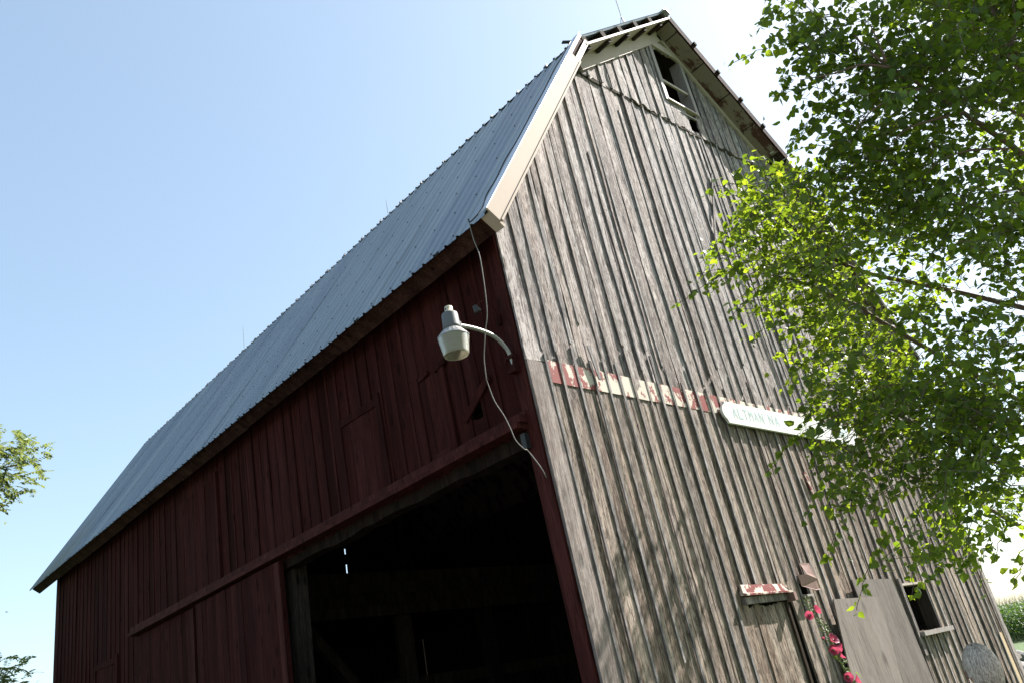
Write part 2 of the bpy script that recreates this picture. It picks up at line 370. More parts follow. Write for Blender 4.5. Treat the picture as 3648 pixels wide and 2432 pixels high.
# ------------------------------------------------------------------ the barn
barn = empty('barn', (BW/2, BL/2, 0), 'old gambrel barn with grey weathered gable, dark red side and metal roof', 'barn')
def plank(name, wall, u0, u1, z0, z1, d0, th, m, parent, topf=None, jag0=0.0, jag1=0.0, cup=None, wav=0.003, seg=0.7, x_tilt=0.0, wf=lean, dvar=1.0):
    """one board: front grid with uneven edges plus its four edges. wall 'g': gable (faces -y), 'r': side (faces -x)"""
    nc = 4; L = max(z1-z0, 0.05); nr = max(2, int(L/seg)+1)
    cup = rnd.uniform(-0.004, 0.004) if cup is None else cup
    dj = rnd.uniform(-0.004, 0.004)*dvar
    jz0 = [rnd.uniform(-jag0, jag0) for _ in range(nc)]; jz1 = [rnd.uniform(-jag1, jag1) for _ in range(nc)]
    el = [rnd.uniform(-wav, wav) for _ in range(nr+1)]; er = [rnd.uniform(-wav, wav) for _ in range(nr+1)]
    bow = [rnd.uniform(-0.004, 0.004)*min(dvar, 1.6) for _ in range(nr+1)]
    def P(u, z, d):
        if wall == 'g': return (u+wf(u, 0, z), -d, z)
        return (-d+wf(0, u, z), u, z)
    V = []; F = []
    for i in range(nr+1):
        for c in range(nc):
            s = c/(nc-1); u = u0+(u1-u0)*s+(el[i] if c == 0 else er[i] if c == nc-1 else 0)
            zb = z0+jz0[c]; zt = z1+jz1[c]
            if topf: zt = min(zt, topf(u))
            z = zb+(max(zt, zb+0.01)-zb)*i/nr
            V.append(P(u+x_tilt*(z-z0), z, d0+th+dj+bow[i]+cup*(1-(2*s-1)**2)))
    nF = len(V)
    for i in range(nr):
        for c in range(nc-1):
            a = i*nc+c; q = (a, a+1, a+nc+1, a+nc); F.append(q if wall == 'g' else q[::-1])
    edge = [c for c in range(nc)]+[i*nc+nc-1 for i in range(1, nr+1)]+[nr*nc+c for c in range(nc-2, -1, -1)]+[i*nc for i in range(nr-1, 0, -1)]
    for e in edge:
        x, y, z = V[e]; V.append((x, -d0+0.0, z) if wall == 'g' else (x+th+dj, y, z))
    k = len(edge)
    for i in range(k):
        a, b = edge[i], edge[(i+1) % k]; q = (a, nF+i, nF+(i+1) % k, b); F.append(q if wall == 'g' else q[::-1])
    return obj(name, V, F, m, parent)

# --- gable boards
BANDT, BANDB = 4.79, 4.545       # painted band, falls slightly to the right
def band_z(x): return BANDT-0.0185*x
JOINT = 9.60
bx = [0.0, 0.249, 0.406, 0.589, 0.774, 0.935, 1.101, 1.26, 1.43, 1.597, 1.772, 1.964, 2.151, 2.33, 2.504, 2.66, 2.83]
bx = [v*1.35-(0.066*(1-v*1.35/BW) if v else 0) for v in bx]
bx[0] = 0.02
while bx[-1] < BW-0.30: bx.append(bx[-1]+rnd.uniform(0.215, 0.25))
bx.append(BW)
VENT = (4.66, 5.42, 10.08, 11.25); WIN = (6.62, 7.42, 1.55, 2.17); HOLE = (3.87, 4.0, 2.20, 2.34)
DOOR = (2.62, 3.50, 2.20)
def lean_l(x, y, z): return lean(x, y, z)
def wall_pieces(x0, x1, z0, z1):
    """cut a board where the vent, window and hole are"""
    segs = [(z0, z1)]
    for (a, b, c, d) in (VENT, WIN, HOLE):
        aa, bb = a-lean(a, 0, c), b-lean(b, 0, c)
        if x1 > aa+0.02 and x0 < bb-0.02:
            ns = []
            for s, e in segs:
                if e <= c or s >= d: ns.append((s, e)); continue
                if s < c: ns.append((s, c))
                if e > d: ns.append((d, e))
            segs = ns
    return segs
bu = [bx[0], bx[1]]+[v+rnd.uniform(-0.03, 0.03) for v in bx[2:-1]]+[bx[-1]]
for i in range(len(bx)-1):
    x0, x1 = bx[i], bx[i+1]; g = 0.010
    m = 'corner' if i == 0 else 'gable'
    # lower tier
    for z0, z1 in wall_pieces(x0, x1, 0.02, 4.66-0.0185*x0):
        if i and x0 > DOOR[0]-0.12 and x1 < DOOR[1]+0.1: z0 = max(z0, 2.30)
        if z1-z0 < 0.05: continue
        if i == 0:
            plank('corner_board', 'g', x0-0.02, x1-g, 0.02, 4.70, 0.004, 0.030, m, barn, jag1=0.01, cup=0.0)
            continue
        if rnd.random() < 0.4:
            xm = x0+(x1-x0)*rnd.uniform(0.3, 0.7); gp = rnd.uniform(0.002, 0.006)
            plank('board', 'g', x0+g*rnd.random(), xm-gp, z0, z1, 0, 0.024, m, barn, jag0=0.01, jag1=0.02, wav=0.004)
            plank('board', 'g', xm+gp, x1-g*rnd.random(), z0, z1, 0, 0.0235, m, barn, jag0=0.01, jag1=0.02, wav=0.004); continue
        plank('board', 'g', x0+g*rnd.random(), x1-g*rnd.random(), z0, z1, 0, 0.024, m, barn, jag0=0.01, jag1=0.02, wav=0.006)
    # upper tier
    x0, x1 = bu[i], bu[i+1]
    for z0, z1 in wall_pieces(x0, x1, 4.62-0.0185*x0, JOINT+0.06):
        if roofz((x0+x1)/2)-0.12 < z0+0.1: continue
        if i == 0:
            plank('corner_board', 'g', x0-0.02, x1-g, 4.715, HE+0.1, 0.004, 0.028, 'gable', barn, topf=lambda u: roofz(u)-0.10, jag0=0.008, cup=0.0)
            continue
        if rnd.random() < 0.5:
            xm = x0+(x1-x0)*rnd.uniform(0.3, 0.7); gp = rnd.uniform(0.002, 0.007)
            plank('board', 'g', x0+g*rnd.random(), xm-gp, z0, z1, 0.001, 0.021, m, barn, topf=lambda u: roofz(u)-0.10, jag0=0.04, dvar=2.2, wav=0.004)
            plank('board', 'g', xm+gp, x1-g*rnd.random(), z0, z1, 0.001, 0.021, m, barn, topf=lambda u: roofz(u)-0.10, jag0=0.04, dvar=2.2, wav=0.004); continue
        plank('board', 'g', x0+g*rnd.random(), x1-g*rnd.random(), z0, z1, 0.001, 0.021, m, barn, topf=lambda u: roofz(u)-0.10, jag0=0.05 if rnd.random() < .6 else .02, dvar=2.0, wav=0.006)
    # peak tier, laps over the tier below
    for z0, z1 in wall_pieces(x0, x1, JOINT-0.03, 12.0):
        if min(roofz(x0), roofz(x1))-0.10 < z0+0.03: continue
        if z1 <= VENT[2]+0.001 and abs(x0-4.93) < 0.12:
            x0b, x1b = 4.93, 5.12
            plank('board', 'g', x0b, x1b, z0, z1-0.03, 0.024, 0.020, m, barn, jag0=0.03); continue
        if z1 <= VENT[2]+0.001 and x0 > 4.85 and x1 < 5.5: continue
        plank('board', 'g', x0+g*rnd.random(), x1-g*rnd.random(), z0, z1, 0.026, 0.021, m, barn, topf=lambda u: roofz(u)-0.10, jag0=0.04, dvar=1.6, wav=0.006)
# dark strip under the peak boards' lap: debris with the lap's shadow painted in
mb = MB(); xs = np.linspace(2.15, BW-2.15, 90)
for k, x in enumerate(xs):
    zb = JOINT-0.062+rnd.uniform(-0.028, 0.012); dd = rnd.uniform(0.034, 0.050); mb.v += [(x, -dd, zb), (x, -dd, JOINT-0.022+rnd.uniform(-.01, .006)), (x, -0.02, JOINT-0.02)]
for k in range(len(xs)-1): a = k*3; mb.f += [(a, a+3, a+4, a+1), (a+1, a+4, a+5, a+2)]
o = mb.build('lap_debris_shade', 'debris', barn)
# battens
for i in range(1, len(bx)-1):
    x = bx[i]; bw = rnd.uniform(0.014, 0.020)
    over = rnd.choice([0.02, 0.05, 0.10, 0.18, 0.3])
    zt = band_z(x)+over
    segs = wall_pieces(x-bw, x+bw, 0.05, zt)
    for z0, z1 in segs:
        if DOOR[0]-0.1 < x < DOOR[1]+0.05: z0 = max(z0, 2.37)
        if z1-z0 < 0.1: continue
        if rnd.random() < 0.12 and i > 4: z0 = max(z0, rnd.uniform(1.2, 2.6))
        plank('batten', 'g', x-bw, x+bw, z0, z1, 0.0315, rnd.uniform(0.011, 0.017), 'batten', barn, jag1=0.01, cup=0.0, wav=0.004, x_tilt=rnd.uniform(-0.004, 0.004))
    x = bu[i]; bw = rnd.uniform(0.012, 0.023)
    for z0, z1 in wall_pieces(x-bw, x+bw, zt+rnd.uniform(0.02, 0.5 if rnd.random() < .4 else 0.06), JOINT-0.02):
        if roofz(x)-0.12 < z0+0.3: continue
        if 9.0 < z0: continue
        r = rnd.random()
        if r < 0.14 and i > 3: continue
        if r < 0.34: z1 -= rnd.uniform(0.3, 1.6)
        plank('batten', 'g', x-bw, x+bw, z0, z1, 0.023, rnd.uniform(0.012, 0.022), 'batten', barn, topf=lambda u: roofz(u)-0.11, jag0=0.02, cup=0.0, wav=0.005, x_tilt=rnd.uniform(-0.003, 0.003))
    for z0, z1 in wall_pieces(x-bw, x+bw, JOINT-0.02, 12):
        if roofz(x)-0.2 < z0+0.15: continue
        if z1 <= VENT[2]+.001: continue
        plank('batten', 'g', x-bw, x+bw, z0, z1, 0.0485, 0.014, 'batten', barn, topf=lambda u: roofz(u)-0.11, jag0=0.02, cup=0.0)
# broken batten ends and odd slats nailed at an angle
mb = MB(); mb.bar((1.02, -0.075, 4.99), (1.09, -0.070, 4.60), 0.045, 0.014, (0, -1, 0)); mb.build('loose_slat', 'batten', barn)
mb = MB(); mb.bar((5.25, -0.055, 8.77), (4.60, -0.055, 7.25), 0.04, 0.016, (0, -1, 0)); mb.build('loose_slat', 'batten', barn)
mb = MB(); mb.bar((4.90, -0.062, 3.74), (4.95, -0.062, 3.45), 0.06, 0.014, (0, -1, 0)); o = mb.build('loose_slat', 'hood', barn); o['label'] = 'short red painted scrap of slat'
mb = MB(); mb.bar((6.05, -0.06, 3.95), (6.55, -0.06, 3.30), 0.07, 0.014, (0, -1, 0)); mb.build('loose_slat', 'batten', barn)
# painted band: sheet strip behind the battens
mb = MB(); ns = 28; xa, xb = 0.255, 7.6
for k in range(ns+1):
    x = xa+(xb-xa)*k/ns; l = lean(x, 0, 4.6); wob = rnd.uniform(-0.005, 0.005)
    zt = band_z(x)+wob-0.045; zb = zt-0.245
    mb.v += [(x+l, -0.0335, zb), (x+l, -0.0335, zt), (x+l, -0.002, zt+0.006)]
for k in range(ns):
    a = k*3; mb.f += [(a, a+3, a+4, a+1), (a+1, a+4, a+5, a+2)]
o = mb.build('drip_band', 'band', barn); o['label'] = 'flashing strip of flaking red and cream paint'
# vent: reveals, casing, bars, sill
a, b, c, d = VENT
mb = MB(); mb.box(a-0.09, a, -0.075, -0.052, c-0.05, d+0.0); mb.build('vent_casing', 'casing', barn)
mb = MB(); mb.box(b, b+0.09, -0.075, -0.052, c-0.05, d+0.0); mb.build('vent_casing', 'casing', barn)
mb = MB(); mb.hexa([(a-0.14, -0.082, d), (b+0.09, -0.082, d), (b+0.09, -0.050, d), (a-0.14, -0.050, d), (a-0.10, -0.082, d+0.15), (b-0.06, -0.082, d+0.15), (b-0.06, -0.050, d+0.15), (a-0.10, -0.050, d+0.15)]); mb.build('vent_casing', 'frieze', barn)
for xx in (a-0.02, b): 
    mb = MB(); mb.box(xx, xx+0.02, -0.050, 0.13, c-0.03, d); mb.build('vent_reveal', 'casing', barn)
mb = MB(); mb.box(a, b, -0.045, -0.015, 10.50, 10.545); mb.build('vent_bar', 'frieze', barn)
mb = MB(); mb.box(a-0.02, b+0.05, -0.085, 0.02, c-0.035, c-0.005); mb.build('vent_sill', 'frieze', barn)
mb = MB(); mb.box(a+0.02, b+0.02, -0.048, -0.02, c-0.15, c-0.115); mb.build('vent_bar', 'casing', barn)
# lower window
a, b, c, d = WIN
mb = MB(); mb.box(a-0.03, b+0.20, -0.13, 0.05, c-0.062, c-0.004); mb.build('window_sill', 'casing', barn)
mb = MB(); mb.box(b, b+0.025, -0.046, 0.16, c, d); mb.build('window_reveal', 'inner', barn)
mb = MB(); mb.box(a-0.025, a, -0.046, 0.16, c, d); mb.build('window_reveal', 'casing', barn)
mb = MB(); mb.box(a-0.03, b+0.05, -0.062, 0.10, d, d+0.03); mb.build('window_head', 'frieze', barn)
mb = MB(); mb.box(a-0.10, a-0.028, -0.072, -0.050, c-0.3, d+0.1); mb.build('window_casing', 'batten', barn)
# small door under its painted hood
dx0, dx1, dz = 2.60, 3.46, 2.20
k = 0; x = dx0
while x < dx1-0.05:
    wd = rnd.uniform(0.13, 0.18); x1 = min(x+wd, dx1)
    plank('door_board', 'g', x+0.004-0.06, x1-0.004-0.06, 0.05, dz-rnd.uniform(0.04, 0.10), -0.004, 0.022, 'gable', barn, jag1=0.02)
    x = x1
mb = MB(); mb.box(3.455, 3.50, -0.050, -0.02, 0.05, 2.18); mb.build('door_gap_strip', 'inner', barn)  # dark strip put in for the shaded gap beside the door
mb = MB()
mb.v = [(2.62, -0.055, 2.375), (3.50, -0.055, 2.345), (2.60, -0.075, 2.285), (3.53, -0.075, 2.265), (2.59, -0.125, 2.268), (3.55, -0.125, 2.256), (2.59, -0.125, 2.248), (3.55, -0.125, 2.236), (2.60, -0.02, 2.262), (3.53, -0.02, 2.245), (2.62, -0.035, 2.375), (3.50, -0.035, 2.345)]
mb.f = [(0, 2, 3, 1), (2, 4, 5, 3), (4, 6, 7, 5), (6, 8, 9, 7), (8, 10, 11, 9), (10, 0, 1, 11), (0, 10, 8, 6, 4, 2), (1, 3, 5, 7, 9, 11)]
o = mb.build('door_hood', 'hood', barn); o['label'] = 'little drip hood of flaking red paint over the small door'
mb = MB(); mb.box(2.62, 3.46, -0.075, -0.02, 2.165, 2.240); mb.build('track_board', 'batten', barn)
mb = MB(); mb.box(3.48, 3.54, -0.16, -0.03, 2.14, 2.23); mb.build('track_bracket', 'rust', barn)
# bent rusty sheet and ledge over the small hole
mb = MB(); P = [(3.98, 2.56), (4.17, 2.55), (4.20, 2.36), (4.27, 2.24), (4.12, 2.23), (3.86, 2.30), (3.83, 2.42), (4.00, 2.42)]
for kk, (x, z) in enumerate(P): mb.v.append((x, -0.075-0.05*((kk*37) % 5)/5, z))
for kk, (x, z) in enumerate(P): mb.v.append((x, -0.070-0.05*((kk*37) % 5)/5, z))
nP = len(P); mb.f = [tuple(reversed(range(nP))), tuple(range(nP, 2*nP))]+[(i, (i+1) % nP, (i+1) % nP+nP, i+nP) for i in range(nP)]
o = mb.build('bent_flashing', 'rust', barn); o['label'] = 'bent rusty scrap of flashing'
mb = MB(); mb.box(3.86, 4.02, -0.11, 0.0, 2.17, 2.195); mb.build('hole_ledge', 'casing', barn)
# projecting ledge and newer board at the right corner
plank('board', 'g', BW-0.36, BW-0.24, 0.05, 1.30, 0.030, 0.014, 'yellowboard', barn)
plank('corner_board', 'g', BW-0.02, BW+0.12, 0.0, HE-0.2, 0.002, 0.024, 'batten', barn)
mb = MB(); mb.box(BW+0.02, BW+0.26, -0.02, 0.12, 0.86, 0.92); mb.build('corner_ledge', 'casing', barn)

# --- red side wall
HT = 4.17
SPL = [(0.55, 0.98)]
y = 0.0; reds = []
yb = [0.0, 0.16]
while yb[-1] < BL-0.3: yb.append(yb[-1]+rnd.uniform(0.21, 0.27))
yb.append(BL)
under = lambda u: 6.40
for i in range(len(yb)-1):
    y0, y1 = yb[i], yb[i+1]
    if i == 0: continue
    zlo = 4.0 if y1 < 10.6 else 0.02
    if 0.66 < (y0+y1)/2 < 0.92:          # broken board under the diagonal patch
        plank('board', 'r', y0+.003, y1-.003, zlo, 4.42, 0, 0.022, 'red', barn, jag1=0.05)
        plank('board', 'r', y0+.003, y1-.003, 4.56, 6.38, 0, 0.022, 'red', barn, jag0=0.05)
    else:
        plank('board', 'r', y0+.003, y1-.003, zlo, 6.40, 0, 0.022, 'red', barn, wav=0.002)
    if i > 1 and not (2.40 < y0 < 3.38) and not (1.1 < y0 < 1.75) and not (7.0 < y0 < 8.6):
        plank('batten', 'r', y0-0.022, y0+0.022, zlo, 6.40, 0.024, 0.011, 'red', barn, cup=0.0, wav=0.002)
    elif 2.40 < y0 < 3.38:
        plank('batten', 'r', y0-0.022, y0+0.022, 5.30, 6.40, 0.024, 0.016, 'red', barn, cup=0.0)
# corner board of the side, with its worn jamb
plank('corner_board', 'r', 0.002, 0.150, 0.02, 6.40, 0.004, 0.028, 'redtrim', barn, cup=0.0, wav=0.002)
mb = MB(); mb.box(0.0, 0.14, 0.130, 0.160, 0.0, 3.98, lean); mb.build('door_jamb', 'jamb', barn)
mb = MB(); mb.box(-0.022, 0.02, 0.153, 0.185, 0.0, 3.97, lean); mb.build('door_jamb', 'redtrim', barn)
# hatch and loft door frames (raised trim over flush boards)
def trim_r(pts, wd, d0, th, m='red', name='trim'):
    (ya, za), (yb_, zb) = pts
    mb = MB(); l = (lean(0, ya, za)+lean(0, yb_, zb))/2
    mb.bar((-(d0+th/2)+lean(0, ya, za), ya, za), (-(d0+th/2)+lean(0, yb_, zb), yb_, zb), wd, th, (1, 0, 0)); return mb.build(name, m, barn)
def framed(name, y0, y1, z0, z1, sides):
    n_ = max(3, int((y1-y0)/0.2)); 
    p = None
    for k in range(n_):
        ya = y0+(y1-y0)*k/n_; yb_ = y0+(y1-y0)*(k+1)/n_
        plank(name, 'r', ya+.002, yb_-.002, z0, z1, 0.026, 0.014, 'red', barn, cup=0.0, wav=0.001)
    for s in sides:
        if s == 'l': trim_r(((y1, z0), (y1, z1+0.06)), 0.09, 0.03, 0.03)
        if s == 'r': trim_r(((y0, z0), (y0, z1+0.09)), 0.09, 0.034, 0.03)
        if s == 't': trim_r(((y0-0.04, z1), (y1+0.04, z1+0.02)), 0.10, 0.031, 0.026)
        if s == 'b': trim_r(((y0, z0+0.04), (y1-0.1, z0+0.04)), 0.06, 0.031, 0.03)
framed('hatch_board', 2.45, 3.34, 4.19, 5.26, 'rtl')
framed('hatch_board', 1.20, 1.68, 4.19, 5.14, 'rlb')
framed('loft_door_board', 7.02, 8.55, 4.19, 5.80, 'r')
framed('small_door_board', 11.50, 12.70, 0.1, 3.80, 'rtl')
trim_r(((0.50, 4.74), (0.98, 4.44)), 0.085, 0.03, 0.026, name='patch_board')
trim_r(((1.44, 5.20), (1.62, 5.16)), 0.05, 0.03, 0.03)
trim_r(((1.10, 5.19), (1.30, 5.16)), 0.06, 0.045, 0.03)
# header: track cover of two stepped boards over a worn lintel
def run_r(name, y0, y1, z0, z1, d0, d1, m, n_=12, drop=0.0):
    mb = MB()
    for k in range(n_+1):
        yy = y0+(y1-y0)*k/n_; l = lean(0, yy, 4.1); j = rnd.uniform(-0.004, 0.004); dd = rnd.uniform(-drop, 0)
        mb.v += [(-d0+l, yy, z0+j+dd), (-d1+l, yy, z0+j+dd), (-d1+l, yy, z1+j), (-d0+l, yy, z1+j)]
    for k in range(n_):
        a = 4*k; 
        for q in range(4): mb.f.append((a+q, a+(q+1) % 4, a+4+(q+1) % 4, a+4+q))
    mb.f += [(3, 2, 1, 0), tuple(4*n_+q for q in range(4))]
    return mb.build(name, m, barn)
run_r('track_cover', 0.10, 10.55, 4.085, 4.165, 0.024, 0.145, 'redtrim')
run_r('track_cover', 0.12, 10.54, 4.030, 4.082, 0.024, 0.185, 'redtrim')
run_r('track_cover', 0.10, 10.55, 4.165, 4.215, 0.024, 0.055, 'redtrim')
run_r('lintel', 0.14, 5.2, 3.90, 4.02, -0.16, 0.02, 'darktimber', 22, 0.035)
mb = MB(); mb.box(-0.09, -0.02, 0.14, 0.20, 3.84, 3.99, lean); mb.build('door_stop', 'dark', barn)
# sliding door leaves
def slide(y0, y1, d0):
    frm = MB(); frm.box(-d0-0.03, -d0, y0, y1, 0.12, 3.98, lean)
    p = frm.build('sliding_door', 'red', barn)
    yy = y0
    while yy < y1-0.04:
        e = min(yy+rnd.uniform(0.15, 0.19), y1)
        plank('door_board', 'r', yy+.002, e-.002, 0.10, 3.99, d0+0.030, 0.012, 'red', p, cup=0.0, wav=0.001); yy = e
    mb = MB(); mb.box(-d0-0.062, -d0-0.044, y0+0.02, y0+0.16, 0.1, 3.98, lean); mb.build('door_stile', 'redtrim', p)
    return p
slide(5.02, 7.78, 0.085); slide(7.93, 10.50, 0.035)
# --- eave: sloping underside boards, fascia
SL = math.hypot(1, S1); ux, uz = 1/SL, S1/SL        # along lower slope, upward
nx, nz = -uz, ux                                   # outward normal of left lower slope
def LS(s, o, y): return (s*ux+nx*o, y, HE+s*uz+nz*o) # s from wall line, o offset outward
se = -EV/ux; sb = IB/ux
Y0, Y1 = -OV, BL+OV2
def strip(name, pts_sy, m, parent): pass
def slab(name, f, s0, s1, o0, o1, y0, y1, m, parent, ny=1):
    mb = MB()
    for k in range(ny):
        a = y0+(y1-y0)*k/ny; b = y0+(y1-y0)*(k+1)/ny
        mb.hexa([f(s0, o0, a), f(s1, o0, a), f(s1, o0, b), f(s0, o0, b), f(s0, o1, a), f(s1, o1, a), f(s1, o1, b), f(s0, o1, b)])
    return mb.build(name, m, parent)
deckL = slab('roof_deck', LS, se+0.02, sb, -0.075, -0.022, Y0+0.03, Y1-0.03, 'brown', barn)
# eave fascia boards in lengths, a little out of line with each other
yy = Y0+0.02
while yy < Y1-0.1:
    e = min(yy+rnd.uniform(2.2, 3.4), Y1)
    j = rnd.uniform(-0.012, 0.012)
    slab('eave_fascia', LS, se+0.01, se+0.045, -0.225+j, -0.03, yy+0.004, e-0.004, 'brown', barn); yy = e
slab('eave_soffit', LS, se+0.05, 0.12, -0.215, -0.195, Y0+0.05, Y1-0.05, 'brown', barn)
# right side slopes mirrored
def mir(f): 
    def g(s, o, y):
        x, yy_, z = f(s, o, y); return (BW-x, yy_, z)
    return g
deckR = slab('roof_deck', mir(LS), se+0.02, sb, -0.075, -0.022, Y0+0.03, Y1-0.03, 'soffit', barn)
slab('eave_fascia', mir(LS), se+0.01, se+0.045, -0.225, -0.03, Y0+.02, Y1, 'brown', barn)
S2L = math.hypot(1, S2); vx, vz = 1/S2L, S2/S2L
def US(s, o, y): return (IB+s*vx-vz*o, y, HB+s*vz+vx*o)
st = (BW/2-IB)/vx
deckU = slab('roof_deck', US, 0.0, st-0.125, -0.16, -0.12, -0.03, Y1-0.03, 'inner', barn)
slab('rake_soffit', US, 0.0, st-0.125, -0.16, -0.12, Y0+0.02, -0.031, 'soffitw', deckU)
deckV = slab('roof_deck', mir(US), 0.0, st-0.125, -0.16, -0.12, Y0+0.02, Y1-0.03, 'inner', barn)
# ribbed metal panels, each its own sheet
def panel_mesh(f, s0, s1, y0, y1, pitch, o_base, bot_wav=0.0):
    V = []; Fc = []; prof = []
    nrib = max(1, round((y1-y0)/pitch)); p = (y1-y0)/nrib
    for k in range(nrib):
        a = y0+k*p
        prof += [(a, 0.022), (a+0.022, 0.022), (a+0.038, 0.0), (a+p*0.5-0.012, 0.0), (a+p*0.5, 0.006), (a+p*0.5+0.012, 0.0), (a+p-0.016, 0.0)]
    prof += [(y1, 0.022), (y1+0.03, 0.022)]
    nsr = 4; lift = [rnd.uniform(-0.002, 0.002) for _ in range(nsr+1)]
    for i in range(nsr+1):
        s = s0+(s1-s0)*i/nsr
        for (yy_, o) in prof: V.append(f(s, o_base+o+lift[i], yy_))
    m_ = len(prof)
    for i in range(nsr):
        for k in range(m_-1): Fc.append((i*m_+k, i*m_+k+1, (i+1)*m_+k+1, (i+1)*m_+k))
    return V, Fc
def panels(f, s0, s1, deck, o_base, flip=False, name='metal_panel'):
    yy = Y1; k = 0
    while yy > Y0+0.12:
        a = max(yy-0.80, Y0+0.02)
        V, Fc = panel_mesh(f, s0+rnd.uniform(-0.005, 0.005), s1+rnd.uniform(-0.01, 0.01), a, yy, 0.20, o_base+(0.003 if k % 2 else 0.0))
        if flip: Fc = [q[::-1] for q in Fc]
        obj(name, V, Fc, 'roof', deck); yy = a; k += 1
panels(LS, se-0.035, sb+0.03, deckL, -0.015)
panels(mir(LS), se-0.035, sb+0.03, deckR, -0.015, True)
panels(US, -0.05, st, deckU, -0.012)
panels(mir(US), -0.05, st, deckV, -0.012, True)
# small clips that stand along the break and the eave edge
for yy in np.arange(0.3, Y1, 0.62):
    mb = MB(); mb.bar(LS(sb-0.02, 0.012, yy), LS(sb+0.03, 0.016, yy), 0.035, 0.022, (nx, 0, nz)); mb.build('closure_strip', 'dark', deckL)
for yy in np.arange(0.5, Y1, 1.6):
    mb = MB(); mb.bar(LS(se-0.03, -0.012, yy), LS(se+0.01, -0.012, yy), 0.06, 0.024, (nx, 0, nz)); mb.build('closure_strip', 'dark', deckL)
# screw heads in rows
mb = MB()
for yy in np.arange(Y0+0.25, Y1-0.2, 0.40):
    for s in np.linspace(se+0.12, sb-0.2, 6):
        b = len(mb.v); c = LS(s, 0.0, yy)
        for (ds, dy) in ((-1, -1), (1, -1), (1, 1), (-1, 1)): mb.v.append(LS(s+ds*0.007, -0.011, yy+dy*0.007))
        for (ds, dy) in ((-1, -1), (1, -1), (1, 1), (-1, 1)): mb.v.append(LS(s+ds*0.006, -0.001, yy+dy*0.006))
        mb.f += [tuple(b+i for i in q) for q in ((4, 5, 6, 7), (0, 1, 5, 4), (1, 2, 6, 5), (2, 3, 7, 6), (3, 0, 4, 7))]
o = mb.build('roofing_screws', 'dark', deckL); o['kind'] = 'stuff'
# purlins between old deck and metal on the upper slopes (their ends show at the rake)
for s in np.linspace(0.12, st-0.12, 6):
    slab('purlin', US, s-0.06, s+0.06, -0.115, -0.016, Y0+0.03, 1.2, 'inner', deckU)
    slab('purlin', mir(US), s-0.04, s+0.04, -0.07, -0.012, Y0+0.03 if s > 2.9 or s < .5 else Y0-0.05, 1.2, 'inner', deckV)
# lookouts under the left upper soffit
for s in np.linspace(0.12, st-0.45, 5):
    slab('lookout', US, s-0.05, s+0.05, -0.215, -0.162, Y0+0.04, -0.03, 'inner', deckU)
# thin white edge on old deck
slab('rake_edge', US, 0.0, st-0.05, -0.165, -0.132, Y0-0.012, Y0+0.018, 'frieze', deckU)
slab('rake_edge', mir(US), 0.0, st-0.13, -0.175, -0.02, Y0-0.010, Y0+0.016, 'brown', deckV)
# joints on the right soffit
for s in np.arange(0.25, st-0.3, 0.72):
    slab('soffit_board', mir(US), s, min(s+0.70, st-0.16), -0.182, -0.163, Y0+0.02, -0.05, 'soffit', deckV)
for s in np.arange(se+0.1, sb-0.4, 0.72):
    slab('soffit_board', mir(LS), s, s+0.70, -0.112, -0.080, Y0+0.02, -0.05, 'soffit', deckR)
slab('rake_edge', mir(LS), se, sb, -0.13, -0.0, Y0-0.012, Y0+0.016, 'trimflange', deckR)
# friezes along the gable under the roof
def frieze(f, s0, s1, o0, o1, m='frieze'): slab('frieze_board', f, s0, s1, o0, o1, -0.088, -0.045, m, barn)
frieze(US, 0.10, st-0.10, -0.37, -0.165); frieze(mir(US), 0.05, st-0.19, -0.27, -0.165)
frieze(mir(LS), se+0.4, sb-0.05, -0.22, -0.115)
frieze(LS, 0.10, sb-0.05, -0.18, -0.08, 'brown')
# rake: cream metal trim on the left lower slope, worn wood fascia above it
trim = slab('rake_trim', LS, se-0.02, sb-0.62, -0.165, 0.026, Y0-0.018, Y0+0.006, 'cream', barn)
slab('trim_lip', LS, se+0.0, sb-0.62, -0.184, -0.160, Y0-0.030, Y0-0.000, 'cream', trim)
slab('trim_flange', LS, se-0.02, sb+0.02, 0.028, 0.034, Y0-0.018, Y0+0.115, 'trimflange', trim)
slab('trim_soffit', LS, se+0.02, sb-0.5, -0.176, -0.168, Y0+0.008, -0.06, 'cream', trim)
slab('rake_fascia', LS, sb-0.80, sb+0.02, -0.17, -0.09, Y0-0.004, Y0+0.02, 'frieze', barn)
slab('rake_fascia', LS, sb-0.70, sb+0.02, -0.02, 0.02, Y0-0.004, Y0+0.02, 'frieze', barn)
slab('trim_end', LS, se-0.015, se+0.02, -0.24, -0.02, Y0+0.008, Y0+0.13, 'cream', trim)
# ridge cap
mb = MB(); zr_ = HR+0.035
for yy in (Y0-0.03, Y1):
    mb.v += [(BW/2-0.10, yy, zr_-0.066), (BW/2, yy, zr_), (BW/2+0.10, yy, zr_-0.066), (BW/2+0.09, yy, zr_-0.09), (BW/2, yy, zr_-0.03), (BW/2-0.09, yy, zr_-0.09)]
mb.f = [(0, 1, 7, 6), (1, 2, 8, 7), (2, 3, 9, 8), (3, 4, 10, 9), (4, 5, 11, 10), (5, 0, 6, 11), (0, 5, 4, 1), (1, 4, 3, 2), (6, 7, 10, 11), (7, 8, 9, 10)]
mb.build('ridge_cap', 'trimflange', barn)
mb = MB(); mb.bar((IB-0.11, Y0+0.24, HB+0.02), (IB+0.05, Y0+0.17, HB+0.05), 0.05, 0.015); mb.build('bent_strip', 'dark', barn)
